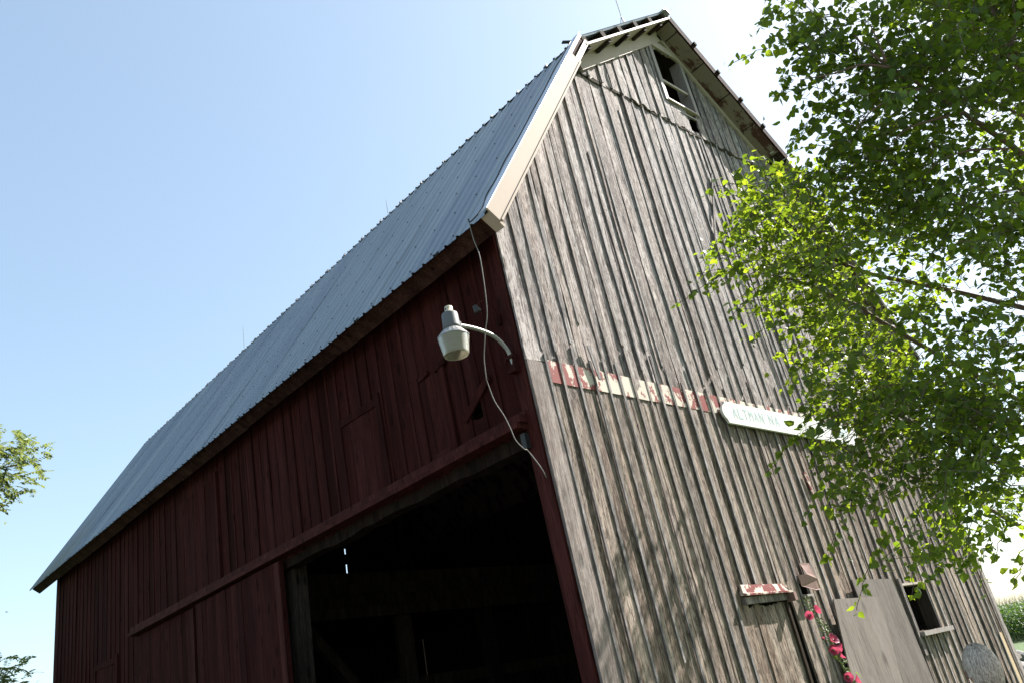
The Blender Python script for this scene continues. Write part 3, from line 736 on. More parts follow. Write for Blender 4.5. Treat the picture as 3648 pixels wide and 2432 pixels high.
# --- shell behind: far gable (with the cracks that let daylight in), far side wall
mb = MB()
def wallpoly(x0, x1, z0, zt, y): 
    xs = [x0]+[v for v in (IB, BW/2, BW-IB) if x0 < v < x1]+[x1]
    b = len(mb.v)
    for yy in (y, y+0.01):
        for x in xs: mb.v += [(x, yy, z0(x) if callable(z0) else z0), (x, yy, min(zt, roofz(x)-0.1))]
    n_ = len(xs)
    for k in range(n_-1):
        a = b+2*k; c = b+2*n_+2*k
        mb.f += [(a, a+1, a+3, a+2), (c, c+2, c+3, c+1)]
    a = b; c = b+2*n_; mb.f.append((a, c, c+1, a+1)); a = b+2*n_-2; c = b+4*n_-2; mb.f.append((a, a+1, c+1, c))
wallpoly(0.0, 7.495, 0.0, 20, BL-0.03); wallpoly(7.535, BW, 0.0, 20, BL-0.03)
mb.box(7.4, 7.65, BL-0.10, BL-0.035, 0.0, 5.97); mb.box(7.4, 7.65, BL-0.10, BL-0.035, 6.28, 6.56); mb.box(7.4, 7.65, BL-0.10, BL-0.035, 6.73, 11.0)
mb.build('rear_wall', 'inner', barn)
mb = MB()
mb.box(BW-0.03, BW, 0.02, 13.13, 0, 6.6); mb.box(BW-0.03, BW, 13.15, BL-.04, 0, 6.6); mb.box(BW-0.05, BW-0.031, 13.0, 13.3, 0, 5.30); mb.box(BW-0.05, BW-0.031, 13.0, 13.3, 5.42, 6.5)
mb.build('far_side_wall', 'inner', barn)
# --- inside timbers seen through the doorway
def timber(name, *a, m='inner'):
    mb = MB(); mb.box(*a); return mb.build(name, m, barn)
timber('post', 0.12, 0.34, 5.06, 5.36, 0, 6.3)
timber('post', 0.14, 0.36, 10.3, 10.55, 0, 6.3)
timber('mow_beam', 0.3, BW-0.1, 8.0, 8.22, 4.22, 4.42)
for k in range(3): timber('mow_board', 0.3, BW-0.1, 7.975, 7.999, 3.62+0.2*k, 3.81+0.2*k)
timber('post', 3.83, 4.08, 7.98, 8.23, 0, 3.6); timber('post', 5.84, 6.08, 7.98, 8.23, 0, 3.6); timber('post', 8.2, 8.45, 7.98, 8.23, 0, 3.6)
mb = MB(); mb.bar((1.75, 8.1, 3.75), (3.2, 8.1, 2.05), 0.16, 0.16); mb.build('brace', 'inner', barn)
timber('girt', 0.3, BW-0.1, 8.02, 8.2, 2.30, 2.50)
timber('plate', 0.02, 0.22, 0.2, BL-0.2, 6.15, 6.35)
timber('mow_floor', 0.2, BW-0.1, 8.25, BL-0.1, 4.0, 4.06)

# ------------------------------------------------------------------ things fixed to or hung on the barn
# yard light
yl = empty('security_light', (0.03, 0.09, 4.68), 'round white-lensed yard light on a curved pipe arm below the eave corner', 'light')
lx, ly = -0.735, 0.09
mb = MB(); arm = spline([(0.0, 0.09, 4.64), (-0.02, 0.09, 4.76), (-0.065, 0.09, 4.865), (-0.19, 0.09, 4.965), (-0.36, 0.09, 5.005), (-0.53, 0.09, 5.015), (-0.66, 0.09, 5.010)], 6)
mb.tube(arm, 0.021, 12); mb.build('arm', 'alubright', yl, True)
mb = MB(); mb.box(-0.028, 0.035, 0.055, 0.125, 4.60, 4.80); mb.box(-0.055, -0.026, 0.04, 0.14, 4.60, 4.64); mb.box(-0.055, -0.026, 0.04, 0.14, 4.75, 4.785); mb.build('wall_bracket', 'redtrim', yl)
mb = MB(); mb.lathe([(0.001, 4.945), (0.088, 4.945), (0.086, 4.98), (0.083, 5.00), (0.080, 5.10), (0.076, 5.115), (0.068, 5.122), (0.001, 5.122)], (lx, ly, 0), 28); mb.build('ballast_housing', 'alu', yl, True)
mb = MB(); mb.lathe([(0.050, 5.118), (0.050, 5.130), (0.040, 5.132), (0.040, 5.185), (0.036, 5.193), (0.001, 5.195)], (lx, ly, 0), 24); pc = mb.build('photocell', 'cell', yl, True)
mb = MB(); mb.box(lx-0.041, lx-0.0385, ly-0.008, ly+0.008, 5.155, 5.172); mb.build('sensor_window', 'dark', pc)
mb = MB(); n_ = 60; prof = [(0.078, 4.955), (0.098, 4.935), (0.142, 4.885), (0.154, 4.872), (0.154, 4.862)]
for (r_, z_) in prof:
    for k in range(n_):
        a = 2*math.pi*k/n_; rr = r_*(1+(0.018 if k % 3 == 0 else -0.006)*(1 if 0.08 < r_ < 0.15 else 0)); mb.v.append((lx+rr*math.cos(a), ly+rr*math.sin(a), z_))
for i in range(len(prof)-1):
    for k in range(n_): mb.f.append((i*n_+k, (i+1)*n_+k, (i+1)*n_+(k+1) % n_, i*n_+(k+1) % n_))
mb.build('fluted_shade', 'alubright', yl)
mb = MB(); prof = [(0.150, 4.868)]+[(0.150-0.030*k/8+(0.0012 if k % 2 else 0), 4.866-0.18*k/8) for k in range(1, 9)]+[(0.117, 4.680), (0.112, 4.680), (0.113, 4.69)]+[(0.118+0.026*k/4, 4.70+0.16*k/4) for k in range(5)]
mb.lathe(prof, (lx, ly, 0), 40); mb.build('lens', 'lens', yl, True)
mb = MB(); mb.lathe([(0.001, 4.74), (0.02, 4.745), (0.034, 4.78), (0.034, 4.82), (0.018, 4.87), (0.016, 4.93)], (lx, ly, 0), 16); mb.build('bulb', 'signw', yl, True)
mb = MB(); mb.box(-0.68, -0.63, 0.06, 0.12, 4.985, 5.04); mb.tube([(-0.66, 0.05, 5.03), (-0.66, 0.13, 5.03)], 0.012, 8); mb.build('clamp', 'dark', yl)
# gooseneck socket lamp
gl = empty('gooseneck_lamp', (0.0, 0.165, 5.22), 'small dark bell lamp on a thin bent pipe near the corner board', 'lamp')
mb = MB(); mb.tube(spline([(-0.02, 0.17, 4.72), (-0.03, 0.172, 5.0), (-0.03, 0.17, 5.26), (-0.04, 0.17, 5.35), (-0.10, 0.17, 5.40), (-0.17, 0.17, 5.415), (-0.24, 0.17, 5.385), (-0.27, 0.17, 5.335)], 6), 0.009, 8); mb.build('pipe', 'redtrim', gl, True)
mb = MB(); mb.lathe([(0.001, 0.05), (0.022, 0.048), (0.028, 0.02), (0.036, -0.01), (0.044, -0.035), (0.040, -0.034), (0.030, 0.0), (0.001, 0.02)], (0, 0, 0), 20)
Rm = Euler((0, R(-28), 0)).to_matrix(); mb.v = [tuple(Rm @ Vector(v)+Vector((-0.29, 0.17, 5.295))) for v in mb.v]; mb.build('bell_socket', 'dark', gl, True)
mb = MB(); mb.box(-0.06, -0.02, 0.145, 0.195, 5.18, 5.29, lean); mb.build('junction_box', 'redtrim', gl)
# hanging cable: from the eave edge down past the light to the corner board
zl = Z(1380, 700, 600/1447); zrr = Z(1000, 1250, 900/2352); z7 = Z(900, 1400, 1200/1823)
cp = [zl(695, 195), zl(740, 370), zl(790, 500), zl(825, 700), zl(850, 900), zl(857, 1030), zl(843, 1150), zl(834, 1300), zl(832, 1400), zl(850, 1560), zrr(1925, 290), zrr(1990, 460), zrr(2080, 600), zrr(2140, 720), zrr(2190, 830), zrr(2270, 910), z7(1490, 310), z7(1560, 400), z7(1590, 455)]
dep = np.interp(range(len(cp)), [0, 1, 4, 9, 12, 14, 18], [-0.47, -0.45, -0.45, -0.42, -0.30, -0.25, 0.035])
cpts = [on_x(p[0], p[1], d) for p, d in zip(cp, dep)]
mb = MB(); mb.tube(spline(cpts, 6), 0.0048, 8)
tag(mb.build('cable', 'cable', None, True), 'thin grey cable drooping from the eave past the yard light to the corner', 'cable')
q0 = cpts[0]
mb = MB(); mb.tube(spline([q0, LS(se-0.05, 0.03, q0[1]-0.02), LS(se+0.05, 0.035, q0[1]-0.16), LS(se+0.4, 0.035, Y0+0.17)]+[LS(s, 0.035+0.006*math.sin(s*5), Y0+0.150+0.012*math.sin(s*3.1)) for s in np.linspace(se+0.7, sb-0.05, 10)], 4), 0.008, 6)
tag(mb.build('roof_dark_line', 'black', None, True), 'black line for the shadow gap beside the cream rake trim, continuing the cable up the metal roof', 'wire')  # dark tube drawn for the trim's shadow gap, continuing the cable upward
# sign
sg = empty('name_sign', (5.06, -0.06, 4.40), 'white painted wooden name board with pale blue-grey letters over the band', 'sign')
def sgz(x): return -0.0215*(x-3.33)
out = [(3.345, 4.300)]
for k in range(9):
    a = R(-62+124*k/8); out.append((3.375-0.115*math.cos(a)*1.0, 4.445+0.108*math.sin(a)))
out += [(3.350, 4.560), (3.355, 4.590)]
out2 = [(10.12-x, z) for x, z in reversed(out)]
out = out+out2
mb = MB(); nO = len(out)
for yy in (-0.100, -0.066):
    for x, z in out: mb.v.append((x+0.02, yy, z+sgz(x)))
mb.f = [tuple(range(nO)), tuple(reversed(range(nO, 2*nO)))]+[(i, i+nO, (i+1) % nO+nO, (i+1) % nO) for i in range(nO)]
mb.f[0] = tuple(reversed(mb.f[0])); mb.f[1] = tuple(reversed(mb.f[1]))
bd = mb.build('sign_board', 'signw', sg)
def letters(txt, x0, x1, z0, h):
    wd = (x1-x0)/len(txt)
    for i, ch in enumerate(txt):
        cu = bpy.data.curves.new('letter', 'FONT'); cu.body = ch; cu.size = 1; cu.extrude = 0.0
        to = bpy.data.objects.new('letter', cu); COL.objects.link(to)
        dg = bpy.context.evaluated_depsgraph_get(); me = bpy.data.meshes.new_from_object(to.evaluated_get(dg)); bpy.data.objects.remove(to)
        if not me.vertices: continue
        xs = [v.co.x for v in me.vertices]; ys = [v.co.y for v in me.vertices]
        mx0, mx1, my0, my1 = min(xs), max(xs), min(ys), max(ys)
        nar = 0.55 if ch in '1I' else 0.74
        V = []
        for v in me.vertices:
            u = (v.co.x-mx0)/max(mx1-mx0, 1e-6); q = (v.co.y-my0)/max(my1-my0, 1e-6)
            if ch == '\u00b7' or ch == '-': x = x0+wd*(i+0.38+0.24*u); z = z0+h*(0.44+0.14*q)
            else: x = x0+wd*(i+0.5+(u-0.5)*nar); z = z0+h*q
            V.append((x, -0.1025, z+sgz(x)))
        Fc = [tuple(p.vertices) for p in me.polygons]; bpy.data.meshes.remove(me)
        obj('letter', V, Fc, 'letter', bd)
letters('ALTMAN', 3.485, 4.235, 4.382, 0.145); letters('\u00b7', 4.24, 4.33, 4.382, 0.145); letters('NA', 4.335, 4.62, 4.382, 0.145); letters('1917', 6.19, 6.60, 4.382, 0.145)
# plywood sheets leaning on the wall
def sheet(name, x0, x1, z1, yb_, yt, label, skew=0.0):
    mb = MB(); th = 0.016
    mb.hexa([(x0, yb_-th, 0.01), (x1, yb_-th, 0.01), (x1, yb_, 0.01), (x0, yb_, 0.01), (x0+skew, yt-th, z1), (x1+skew, yt-th, z1-0.035), (x1+skew, yt, z1-0.035), (x0+skew, yt, z1)])
    return tag(mb.build(name, 'ply'), label, 'plywood', 'plywood sheets leaning on the gable')
sheet('plywood_sheet', 5.12, 6.28, 2.31, -0.16, -0.075, 'taller grey plywood sheet leaning behind the other beside the small window')
sheet('plywood_sheet', 3.84, 5.08, 2.10, -0.17, -0.115, 'shorter grey plywood sheet leaning in front, behind the pink hollyhock', 0.56)
# lightning rods on the ridge
def rod(y, top, label):
    e = empty('lightning_rod', (BW/2, y, HR+0.05), label, 'lightning rod', 'lightning rods along the ridge')
    mb = MB(); mb.tube([(BW/2, y, HR+0.0), (BW/2+0.01, y, HR+0.8), (BW/2, y, top-0.15), (BW/2, y, top)], [0.011, 0.010, 0.008, 0.003], 6); mb.build('rod', 'alubright', e)
    for k in range(3):
        a = R(90+120*k+20); mb = MB(); mb.tube([(BW/2, y, HR+0.62), (BW/2+0.16*math.cos(a), y+0.22*math.sin(a), HR+0.03-0.10*abs(math.cos(a)))], 0.006, 5); mb.build('brace', 'alubright', e)
    return e
rod(15.86, 13.73, 'thin lightning rod on the ridge at the far end of the roof')
rod(7.99, 13.36, 'thin lightning rod standing half way along the ridge')
rod(0.44, 13.6, 'lightning rod with splayed braces on the ridge above the gable')

# ------------------------------------------------------------------ trees
leafV = np.array([(0, 0, 0), (-0.40, 0.22, 0.02), (0.40, 0.22, 0.02), (0, 0.36, -0.05), (-0.34, 0.52, 0.03), (0.34, 0.52, 0.03), (0, 1.0, 0.0)])
leafF = [(0, 3, 1), (0, 2, 3), (1, 3, 4), (3, 2, 5), (3, 6, 4), (3, 5, 6)]
def leaf_frames(rng, n, hang=0.75):
    """random orthonormal frames: y axis along the blade (drooping), z axis the blade normal"""
    d = rng.normal(size=(n, 3)); d[:, 2] = d[:, 2]*0.5-hang; d /= np.linalg.norm(d, axis=1)[:, None]
    nn = rng.normal(size=(n, 3)); nn[:, 2] = np.abs(nn[:, 2])+0.5
    nn -= (nn*d).sum(1)[:, None]*d; nn /= np.linalg.norm(nn, axis=1)[:, None]
    return np.cross(d, nn), d, nn
def leaf_mesh(name, P, size, frames, tint, m, parent, shape=None, faces=None):
    shape = leafV if shape is None else shape; faces = leafF if faces is None else faces
    x, y, z = frames; n = len(P); k = len(shape)
    V = P[:, None, :]+size[:, None, None]*(shape[None, :, 0:1]*x[:, None, :]+shape[None, :, 1:2]*y[:, None, :]+shape[None, :, 2:3]*z[:, None, :])
    V = V.reshape(-1, 3); F = (np.array(faces)[None]+(np.arange(n)*k)[:, None, None]).reshape(-1, 3)
    me = bpy.data.meshes.new(name); me.vertices.add(len(V)); me.vertices.foreach_set('co', V.ravel())
    me.loops.add(F.size); me.loops.foreach_set('vertex_index', F.ravel()); me.polygons.add(len(F))
    me.polygons.foreach_set('loop_start', np.arange(0, F.size, 3)); me.polygons.foreach_set('loop_total', np.full(len(F), 3))
    me.update(); a = me.attributes.new('tint', 'FLOAT', 'POINT'); a.data.foreach_set('value', np.repeat(tint, k).astype(np.float32))
    me.materials.append(M[m]); o = bpy.data.objects.new(name, me); COL.objects.link(o)
    if parent: o.parent = parent; o.matrix_parent_inverse = parent_world(parent).inverted()
    return o
# --- birch in front of the gable
TB = np.array([1.75, -5.05, 0.0])
birch = empty('birch_tree', tuple(TB), 'leafy birch with drooping twigs spreading in front of the grey gable', 'tree')
v_ = 3648/2352
z2 = Z(2600, 0, 1048/2348); z8 = Z(2300, 500, 1348/2349)
LIMB = [[at_t(*z2(2348+120, 700), 6.75), at_t(*z2(2348, 560), 6.75), at_t(*z2(2230, 350), 6.8), at_t(*z2(2130, 150), 6.85), at_t(*z2(2080, 40), 6.9)],
        [at_t(*z2(2500, 1370), 5.8), at_t(*z2(2348, 1240), 5.65), at_t(*z2(2050, 1030), 5.5), at_t(*z2(1860, 900), 5.4), at_t(*z2(1560, 700), 5.3), at_t(*z2(1280, 540), 5.2), at_t(*z2(1100, 400), 5.2), at_t(*z2(980, 270), 5.2)],
        [at_t(3648*1.05, 1500, 6.9), at_t(3450, 1320, 6.8), at_t(*z8(1420, 1100), 6.6), at_t(*z8(1350, 1040), 6.55), at_t(*z8(1160, 965), 6.5), at_t(*z8(960, 880), 6.45), at_t(*z8(700, 820), 6.4)],
        [at_t(3450, 1050, 6.9), at_t(*z8(1300, 800), 6.9), at_t(*z8(960, 580), 6.85), at_t(*z8(830, 450), 6.8), at_t(*z8(700, 330), 6.75)],
        [at_t(3648*1.04, 1900, 6.6), at_t(3500, 1800, 6.3), at_t(3300, 1720, 6.1), at_t(3130, 1640, 6.0), at_t(3000, 1600, 5.9)],
        [at_t(*z2(2230, 380), 6.8), at_t(*z2(1980, 355), 6.5), at_t(*z2(1700, 450), 6.2), at_t(*z2(1450, 560), 6.0)]]
trunk = MB()
top = LIMB[0][-1]
tpts = spline([TB, TB+[0.02, 0.02, 1.2], TB+[0.0, 0.06, 2.6], LIMB[0][0]*0.5+(TB+[0, 0.1, 3.6])*0.5, LIMB[0][1], LIMB[0][2], LIMB[0][4], LIMB[0][4]+(LIMB[0][4]-LIMB[0][2])*1.2], 5)
trunk.tube(tpts, list(np.interp(np.linspace(0, 1, len(tpts)), [0, 0.1, 0.5, 1], [0.13, 0.105, 0.05, 0.012])), 10)
trunk.build('trunk', 'bark', birch, True)
for li, L_ in enumerate(LIMB[1:]):
    start = TB+np.array([0.0, 0.05, [3.0, 2.2, 2.6, 1.8, 4.4][li]])
    pts = L_ if li == 4 else [start]+L_
    pp = spline(pts, 5); mb = MB(); mb.tube(pp, list(np.linspace([0.025, 0.026, 0.025, 0.022, 0.014][li], 0.006, len(pp))), 8); mb.build('branch', 'bark', birch, True)
for pl, t_, r0 in [([(2230, 1190), (1950, 1200), (1700, 1270), (1560, 1400)], 5.2, .010), ([(1560, 700), (1330, 770), (1130, 890), (1000, 1050)], 5.1, .010), ([(1860, 900), (1620, 960), (1400, 1040), (1250, 1200)], 5.15, .010), ([(2348, 930), (2150, 845), (1960, 800), (1750, 820)], 5.3, .010), ([(2250, 380), (2280, 200), (2260, 0)], 5.6, .012), ([(1280, 540), (1050, 520), (830, 590), (560, 640)], 5.0, .008), ([(1250, 500), (1180, 330), (1120, 200)], 5.0, .008), ([(2348, 1500), (2100, 1560), (1850, 1700)], 5.3, .010)]:
    pp = spline([at_t(*z2(*p), t_) for p in pl], 5); mb = MB(); mb.tube(pp, list(np.linspace(r0, 0.003, len(pp))), 6); mb.build('branch', 'bark', birch, True)
# crown outline in the photograph (2352 wide view units), used only to know in which directions there is foliage
OUT = [(1785, -40), (1800, 60), (1840, 120), (1875, 170), (1862, 230), (1885, 280), (1880, 340), (1880, 380), (1800, 395), (1745, 380), (1700, 385), (1655, 412), (1648, 440), (1700, 470), (1665, 520), (1640, 560), (1600, 610), (1580, 650), (1640, 655), (1690, 670), (1680, 720), (1745, 740), (1740, 790), (1800, 830), (1850, 880), (1840, 935), (1880, 985), (1870, 1040), (1905, 1085), (1890, 1150), (1925, 1210), (1960, 1240), (1990, 1290), (2030, 1300), (2090, 1300), (2110, 1340), (2150, 1290), (2215, 1310), (2260, 1270), (2290, 1180), (2352, 1210), (2700, 1250), (2950, 900), (2900, 200), (2700, -350), (2300, -520), (1900, -300)]
OUT = np.array(OUT)*v_
def inside(x, y, poly=OUT):
    r = np.zeros(np.shape(x), bool); n = len(poly); j = n-1
    for i in range(n):
        xi, yi = poly[i]; xj, yj = poly[j]
        c = ((yi > y) != (yj > y)) & (x < (xj-xi)*(y-yi)/(yj-yi+1e-9)+xi); r ^= c; j = i
    return r
def proj_np(P):
    d = P-CAM; z = d@fw; return 1824+FPX*(d@r2)/z, 1216-FPX*(d@u2)/z, z
rng = np.random.default_rng(11)
def crown_points(ncl, per, rad, region, tlo, thi, seed):
    g = np.random.default_rng(seed); cx = g.uniform(1500*v_, 2960*v_, ncl*8); cy = g.uniform(-520*v_, 1420*v_, ncl*8)
    k = inside(cx, cy) & region(cx/v_, cy/v_); cx, cy = cx[k][:ncl], cy[k][:ncl]
    t_ = tlo(cx)+(thi(cx)-tlo(cx))*g.random(len(cx))
    C_ = CAM+t_[:, None]*(fw+((cx-1824)[:, None]*r2-(cy-1216)[:, None]*u2)/FPX)
    out = []
    for c in C_:
        n_ = int(g.integers(int(per*0.6), int(per*1.4))); d = g.normal(size=(n_, 3))*np.array([1, 1, 0.7])*rad*g.uniform(0.7, 1.2); out.append(c+d)
    return np.concatenate(out)
lo = lambda x: np.interp(x, [2450, 2900, 3300, 3648, 4500], [5.7, 5.3, 4.9, 4.8, 5.2]); hi = lambda x: np.interp(x, [2450, 2900, 3300, 3648, 4500], [6.3, 6.35, 6.4, 6.5, 6.9])
base = np.concatenate([
    crown_points(54, 15, 0.18, lambda x, y: (x < 2380) & (y > -40) & (y < 520) & (x > 1740), lo, hi, 1),            # upper crown against the sky
    crown_points(52, 14, 0.19, lambda x, y: (x < 2080) & (y > 340) & (y < 860), lambda x: 0*x+6.6, lambda x: 0*x+7.6, 2),   # sunlit spray before the wall
    crown_points(34, 15, 0.18, lambda x, y: (x > 1850) & (x < 2380) & (y > 480) & (y < 950), lo, hi, 3),
    crown_points(40, 16, 0.17, lambda x, y: (x > 1850) & (x < 2380) & (y > 880) & (y < 1320), lo, hi, 4),
    crown_points(30, 12, 0.32, lambda x, y: (x >= 2380), lo, hi, 5), crown_points(30, 12, 0.35, lambda x, y: (x < 2380) & (y < -40), lo, hi, 6)])
def blob(c, r_, n_):
    d = rng.normal(size=(n_, 3)); d /= np.linalg.norm(d, axis=1)[:, None]; return np.array(c)+d*(rng.random(n_)**0.4)[:, None]*np.array(r_)
base = np.concatenate([base, blob((2.0, -4.95, 7.1), (1.6, 1.0, 1.35), 1500), blob((2.7, -4.7, 5.3), (0.9, 0.8, 1.2), 480), blob((1.2, -5.6, 5.6), (1.2, 0.7, 1.5), 360)])  # unseen crown clumps added in the sun's path to shade the foliage
okz = (base[:, 2] < 8.6) & (base[:, 2] > 1.5) & (base[:, 1] < -0.9)
base = base[okz]
twV = MB(); LP = []; LD = []
def twig(p0, dirv, length, nl, droop=0.9, spread=0.05):
    p = np.array(p0, float); d = np.array(dirv, float); d /= np.linalg.norm(d); pts = [p.copy()]; step = length/nl
    for k in range(nl):
        d = d+np.array([0, 0, -droop*step]); d += rng.normal(size=3)*0.07; d /= np.linalg.norm(d)
        p = p+d*step; pts.append(p.copy())
        side = np.cross(d, [0, 0, 1]); side /= np.linalg.norm(side)+1e-6
        LP.append(p+side*(spread*0.4 if k % 2 else -spread*0.4)+rng.normal(size=3)*0.012); LD.append(d+side*(0.8 if k % 2 else -0.8))
    Pn = np.array(pts); ix, iy, _ = proj_np(Pn); good = inside(ix, iy); m_ = len(pts) if good.all() else int(np.argmin(good))
    if m_ > 2: twV.tube(pts[:m_:2], 0.0026, 3, False)
for b_ in base:
    ax = TB+np.array([0, 0.1, min(b_[2]-0.6, 6.5)])
    dv = b_-ax; dv /= np.linalg.norm(dv)+1e-6; dv += rng.normal(size=3)*0.45+np.array([0, 0, 0.15])
    twig(b_-dv*0.2, dv, rng.uniform(0.35, 0.60), int(rng.integers(9, 15)), droop=rng.uniform(0.8, 2.2))
kk_ = np.array([SUN.x/-SUN.y, -1.0, SUN.z/-SUN.y])  # twig clumps added along the sun line to shadow the lower gable
for (sx_, sz_, k0, n_) in [(0.35, 2.05, 1.35, 6), (0.55, 2.2, 1.4, 6), (0.75, 1.75, 1.3, 9), (0.95, 1.95, 1.45, 9), (0.7, 1.35, 1.4, 10), (1.15, 1.5, 1.3, 8), (0.45, 1.2, 1.4, 8), (1.3, 1.9, 1.5, 5), (0.9, 1.0, 1.4, 10)]:
    c = np.array([sx_, 0, sz_])+kk_*k0
    for q in range(n_): twig(c+rng.normal(size=3)*0.10, rng.normal(size=3)+[-.3, .3, .5], 0.3, 11, droop=1.0)
nmass = len(LP)
# fringe twigs whose course the photograph shows one by one
FR = [((1860, 60), (1755, 32), 5.3, 12), ((1870, 112), (1762, 98), 5.4, 12), ((1890, 165), (1790, 188), 5.5, 12), ((1890, 205), (1776, 224), 5.5, 12), ((1900, 250), (1815, 264), 5.6, 10), ((1905, 300), (1812, 338), 5.6, 12), ((1915, 345), (1810, 355), 5.7, 10), ((1830, 10), (1760, -10), 5.3, 8), ((1900, 190), (1830, 150), 5.4, 10), ((1905, 275), (1840, 300), 5.5, 10), ((1900, 120), (1830, 65), 5.3, 11),
      ((1850, 95), (1672, 152), 5.6, 12), ((1840, 130), (1800, 178), 5.5, 8), ((1800, 20), (1745, 60), 5.5, 9), ((1850, 230), (1790, 215), 5.6, 8), ((1880, 280), (1820, 330), 5.7, 9),
      ((1760, 590), (1552, 705), 6.4, 18), ((1720, 620), (1590, 640), 6.5, 12), ((1740, 430), (1626, 440), 6.6, 13), ((1790, 430), (1706, 362), 6.6, 12), ((1830, 440), (1760, 368), 6.7, 10),
      ((1800, 640), (1680, 730), 6.3, 12), ((1810, 720), (1730, 790), 6.2, 11), ((1870, 820), (1815, 880), 6.1, 10), ((1880, 970), (1765, 1085), 5.6, 16), ((1890, 1010), (1870, 1095), 5.7, 10),
      ((1960, 1020), (1850, 1190), 5.6, 18), ((1990, 1060), (1900, 1290), 5.7, 20), ((2060, 1190), (1968, 1400), 5.5, 18), ((2110, 1240), (2095, 1375), 5.8, 12), ((2200, 1220), (2155, 1330), 6.0, 12),
      ((2300, 1190), (2250, 1335), 5.6, 14), ((2352, 1150), (2285, 1290), 5.4, 14), ((2390, 1250), (2330, 1345), 5.3, 10), ((1880, 380), (1800, 420), 6.6, 10), ((1960, 540), (2110, 560), 4.6, 9), ((2200, 560), (2340, 590), 4.3, 9),
      ((1760, 560), (1650, 560), 6.5, 11), ((1900, 880), (1850, 990), 5.9, 11), ((1700, 640), (1640, 660), 6.5, 9)]
for (a, b, t_, nl) in FR:
    A = at_t(a[0]*v_, a[1]*v_, t_+0.1); B = at_t(b[0]*v_, b[1]*v_, t_); pts = []
    for k in range(nl+1):
        s = k/nl; p = A+(B-A)*s+np.array([0, 0, 0.05*math.sin(s*3.1)])+rng.normal(size=3)*0.008; pts.append(p)
        side = np.cross(B-A, [0, 0, 1]); side /= np.linalg.norm(side)+1e-6
        for rep in range(1 if k < 2 else rng.integers(1, 4)):
            LP.append(p+side*(0.03 if (k+rep) % 2 else -0.03)+rng.normal(size=3)*0.018); LD.append((B-A)/np.linalg.norm(B-A)+side*(0.8 if k % 2 else -0.8))
    twV.tube(pts, 0.0028, 3, False)
LP = np.array(LP); LD = np.array(LD)
lx_, ly_, lz_ = proj_np(LP)
jit = rng.normal(size=(2, len(LP)))*34
keep = inside(lx_+jit[0], ly_+jit[1]) | (np.arange(len(LP)) >= nmass) | (rng.random(len(LP)) < 0.02)
SGN = np.array([(1893, 970), (1970, 988), (1972, 1022), (1893, 1008)])*v_
keep &= ~(inside(lx_, ly_, SGN) & (rng.random(len(LP)) < 0.9))
keep &= (LP[:, 1] < -0.5)
fringe = (np.arange(len(LP)) >= nmass)[keep]
LP = LP[keep]; LD = LD[keep]
n = len(LP)
fx, fy, fz = leaf_frames(rng, n, 0.7)
fy = fy+0.55*LD/np.linalg.norm(LD, axis=1)[:, None]; fy /= np.linalg.norm(fy, axis=1)[:, None]
fz -= (fz*fy).sum(1)[:, None]*fy; fz /= np.linalg.norm(fz, axis=1)[:, None]; fx = np.cross(fy, fz)
size = rng.uniform(0.030, 0.076, n); tint = rng.random(n)
single = np.where(fringe)[0]
single = single[:290] if len(single) > 290 else single
msk = np.ones(n, bool); msk[single] = False
o = leaf_mesh('crown', LP[msk], size[msk], (fx[msk], fy[msk], fz[msk]), tint[msk], 'leaf', birch); o['kind'] = 'stuff'
lm = bpy.data.meshes.new('leaf'); lm.from_pydata([tuple(p) for p in leafV], [], leafF); lm.update(); lm.materials.append(M['leaf'])
a = lm.attributes.new('tint', 'FLOAT', 'POINT'); a.data.foreach_set('value', np.full(7, 0.55, np.float32))
binv = parent_world(birch).inverted()
for i in single:
    o = bpy.data.objects.new('leaf', lm); COL.objects.link(o); o.parent = birch; o.matrix_parent_inverse = binv
    s = size[i]; o.matrix_basis = Matrix(((fx[i][0]*s, fy[i][0]*s, fz[i][0]*s, LP[i][0]), (fx[i][1]*s, fy[i][1]*s, fz[i][1]*s, LP[i][1]), (fx[i][2]*s, fy[i][2]*s, fz[i][2]*s, LP[i][2]), (0, 0, 0, 1)))
o = twV.build('twigs', 'twig', birch); o['kind'] = 'stuff'
print('birch leaves', n)
# --- walnut left of the barn
WB = np.array([-5.2, 14.0, 0.0])
wal = empty('walnut_tree', tuple(WB), 'walnut with feathery compound leaves reaching in beyond the red wall', 'tree')
mb = MB(); mb.tube(spline([WB, WB+[0.1, 0, 2.5], WB+[0.0, 0.2, 5], WB+[0.2, 0.3, 8.5]], 4), list(np.linspace(0.22, 0.05, 13)), 10); mb.build('trunk', 'bark', wal, True)
WP = []; WD = []; WS = []; wt = MB()
def walnut_ok(x, y): return x < 0 or not (x > 170 or (1780 < y < 2340 and x > 20) or y < 1545)
def compound(p, d, L_, nl):
    d = d/np.linalg.norm(d); side0 = np.cross(d, [0, 0, 1]); side0 /= np.linalg.norm(side0)+1e-6; pts = [p.copy()]
    for k in range(nl):
        d = d+np.array([0, 0, -0.10]); d /= np.linalg.norm(d); p = p+d*L_/nl; pts.append(p.copy())
        for sg_ in (-1, 1):
            WP.append(p); WD.append(side0*sg_+d*0.35+np.array([0, 0, -0.25])); WS.append(L_*rng.uniform(0.22, 0.30))
    WP.append(p); WD.append(d); WS.append(L_*0.25); (wt.tube(pts, 0.004, 3, False) if all(walnut_ok(*project(q_)[:2]) for q_ in pts) else None)
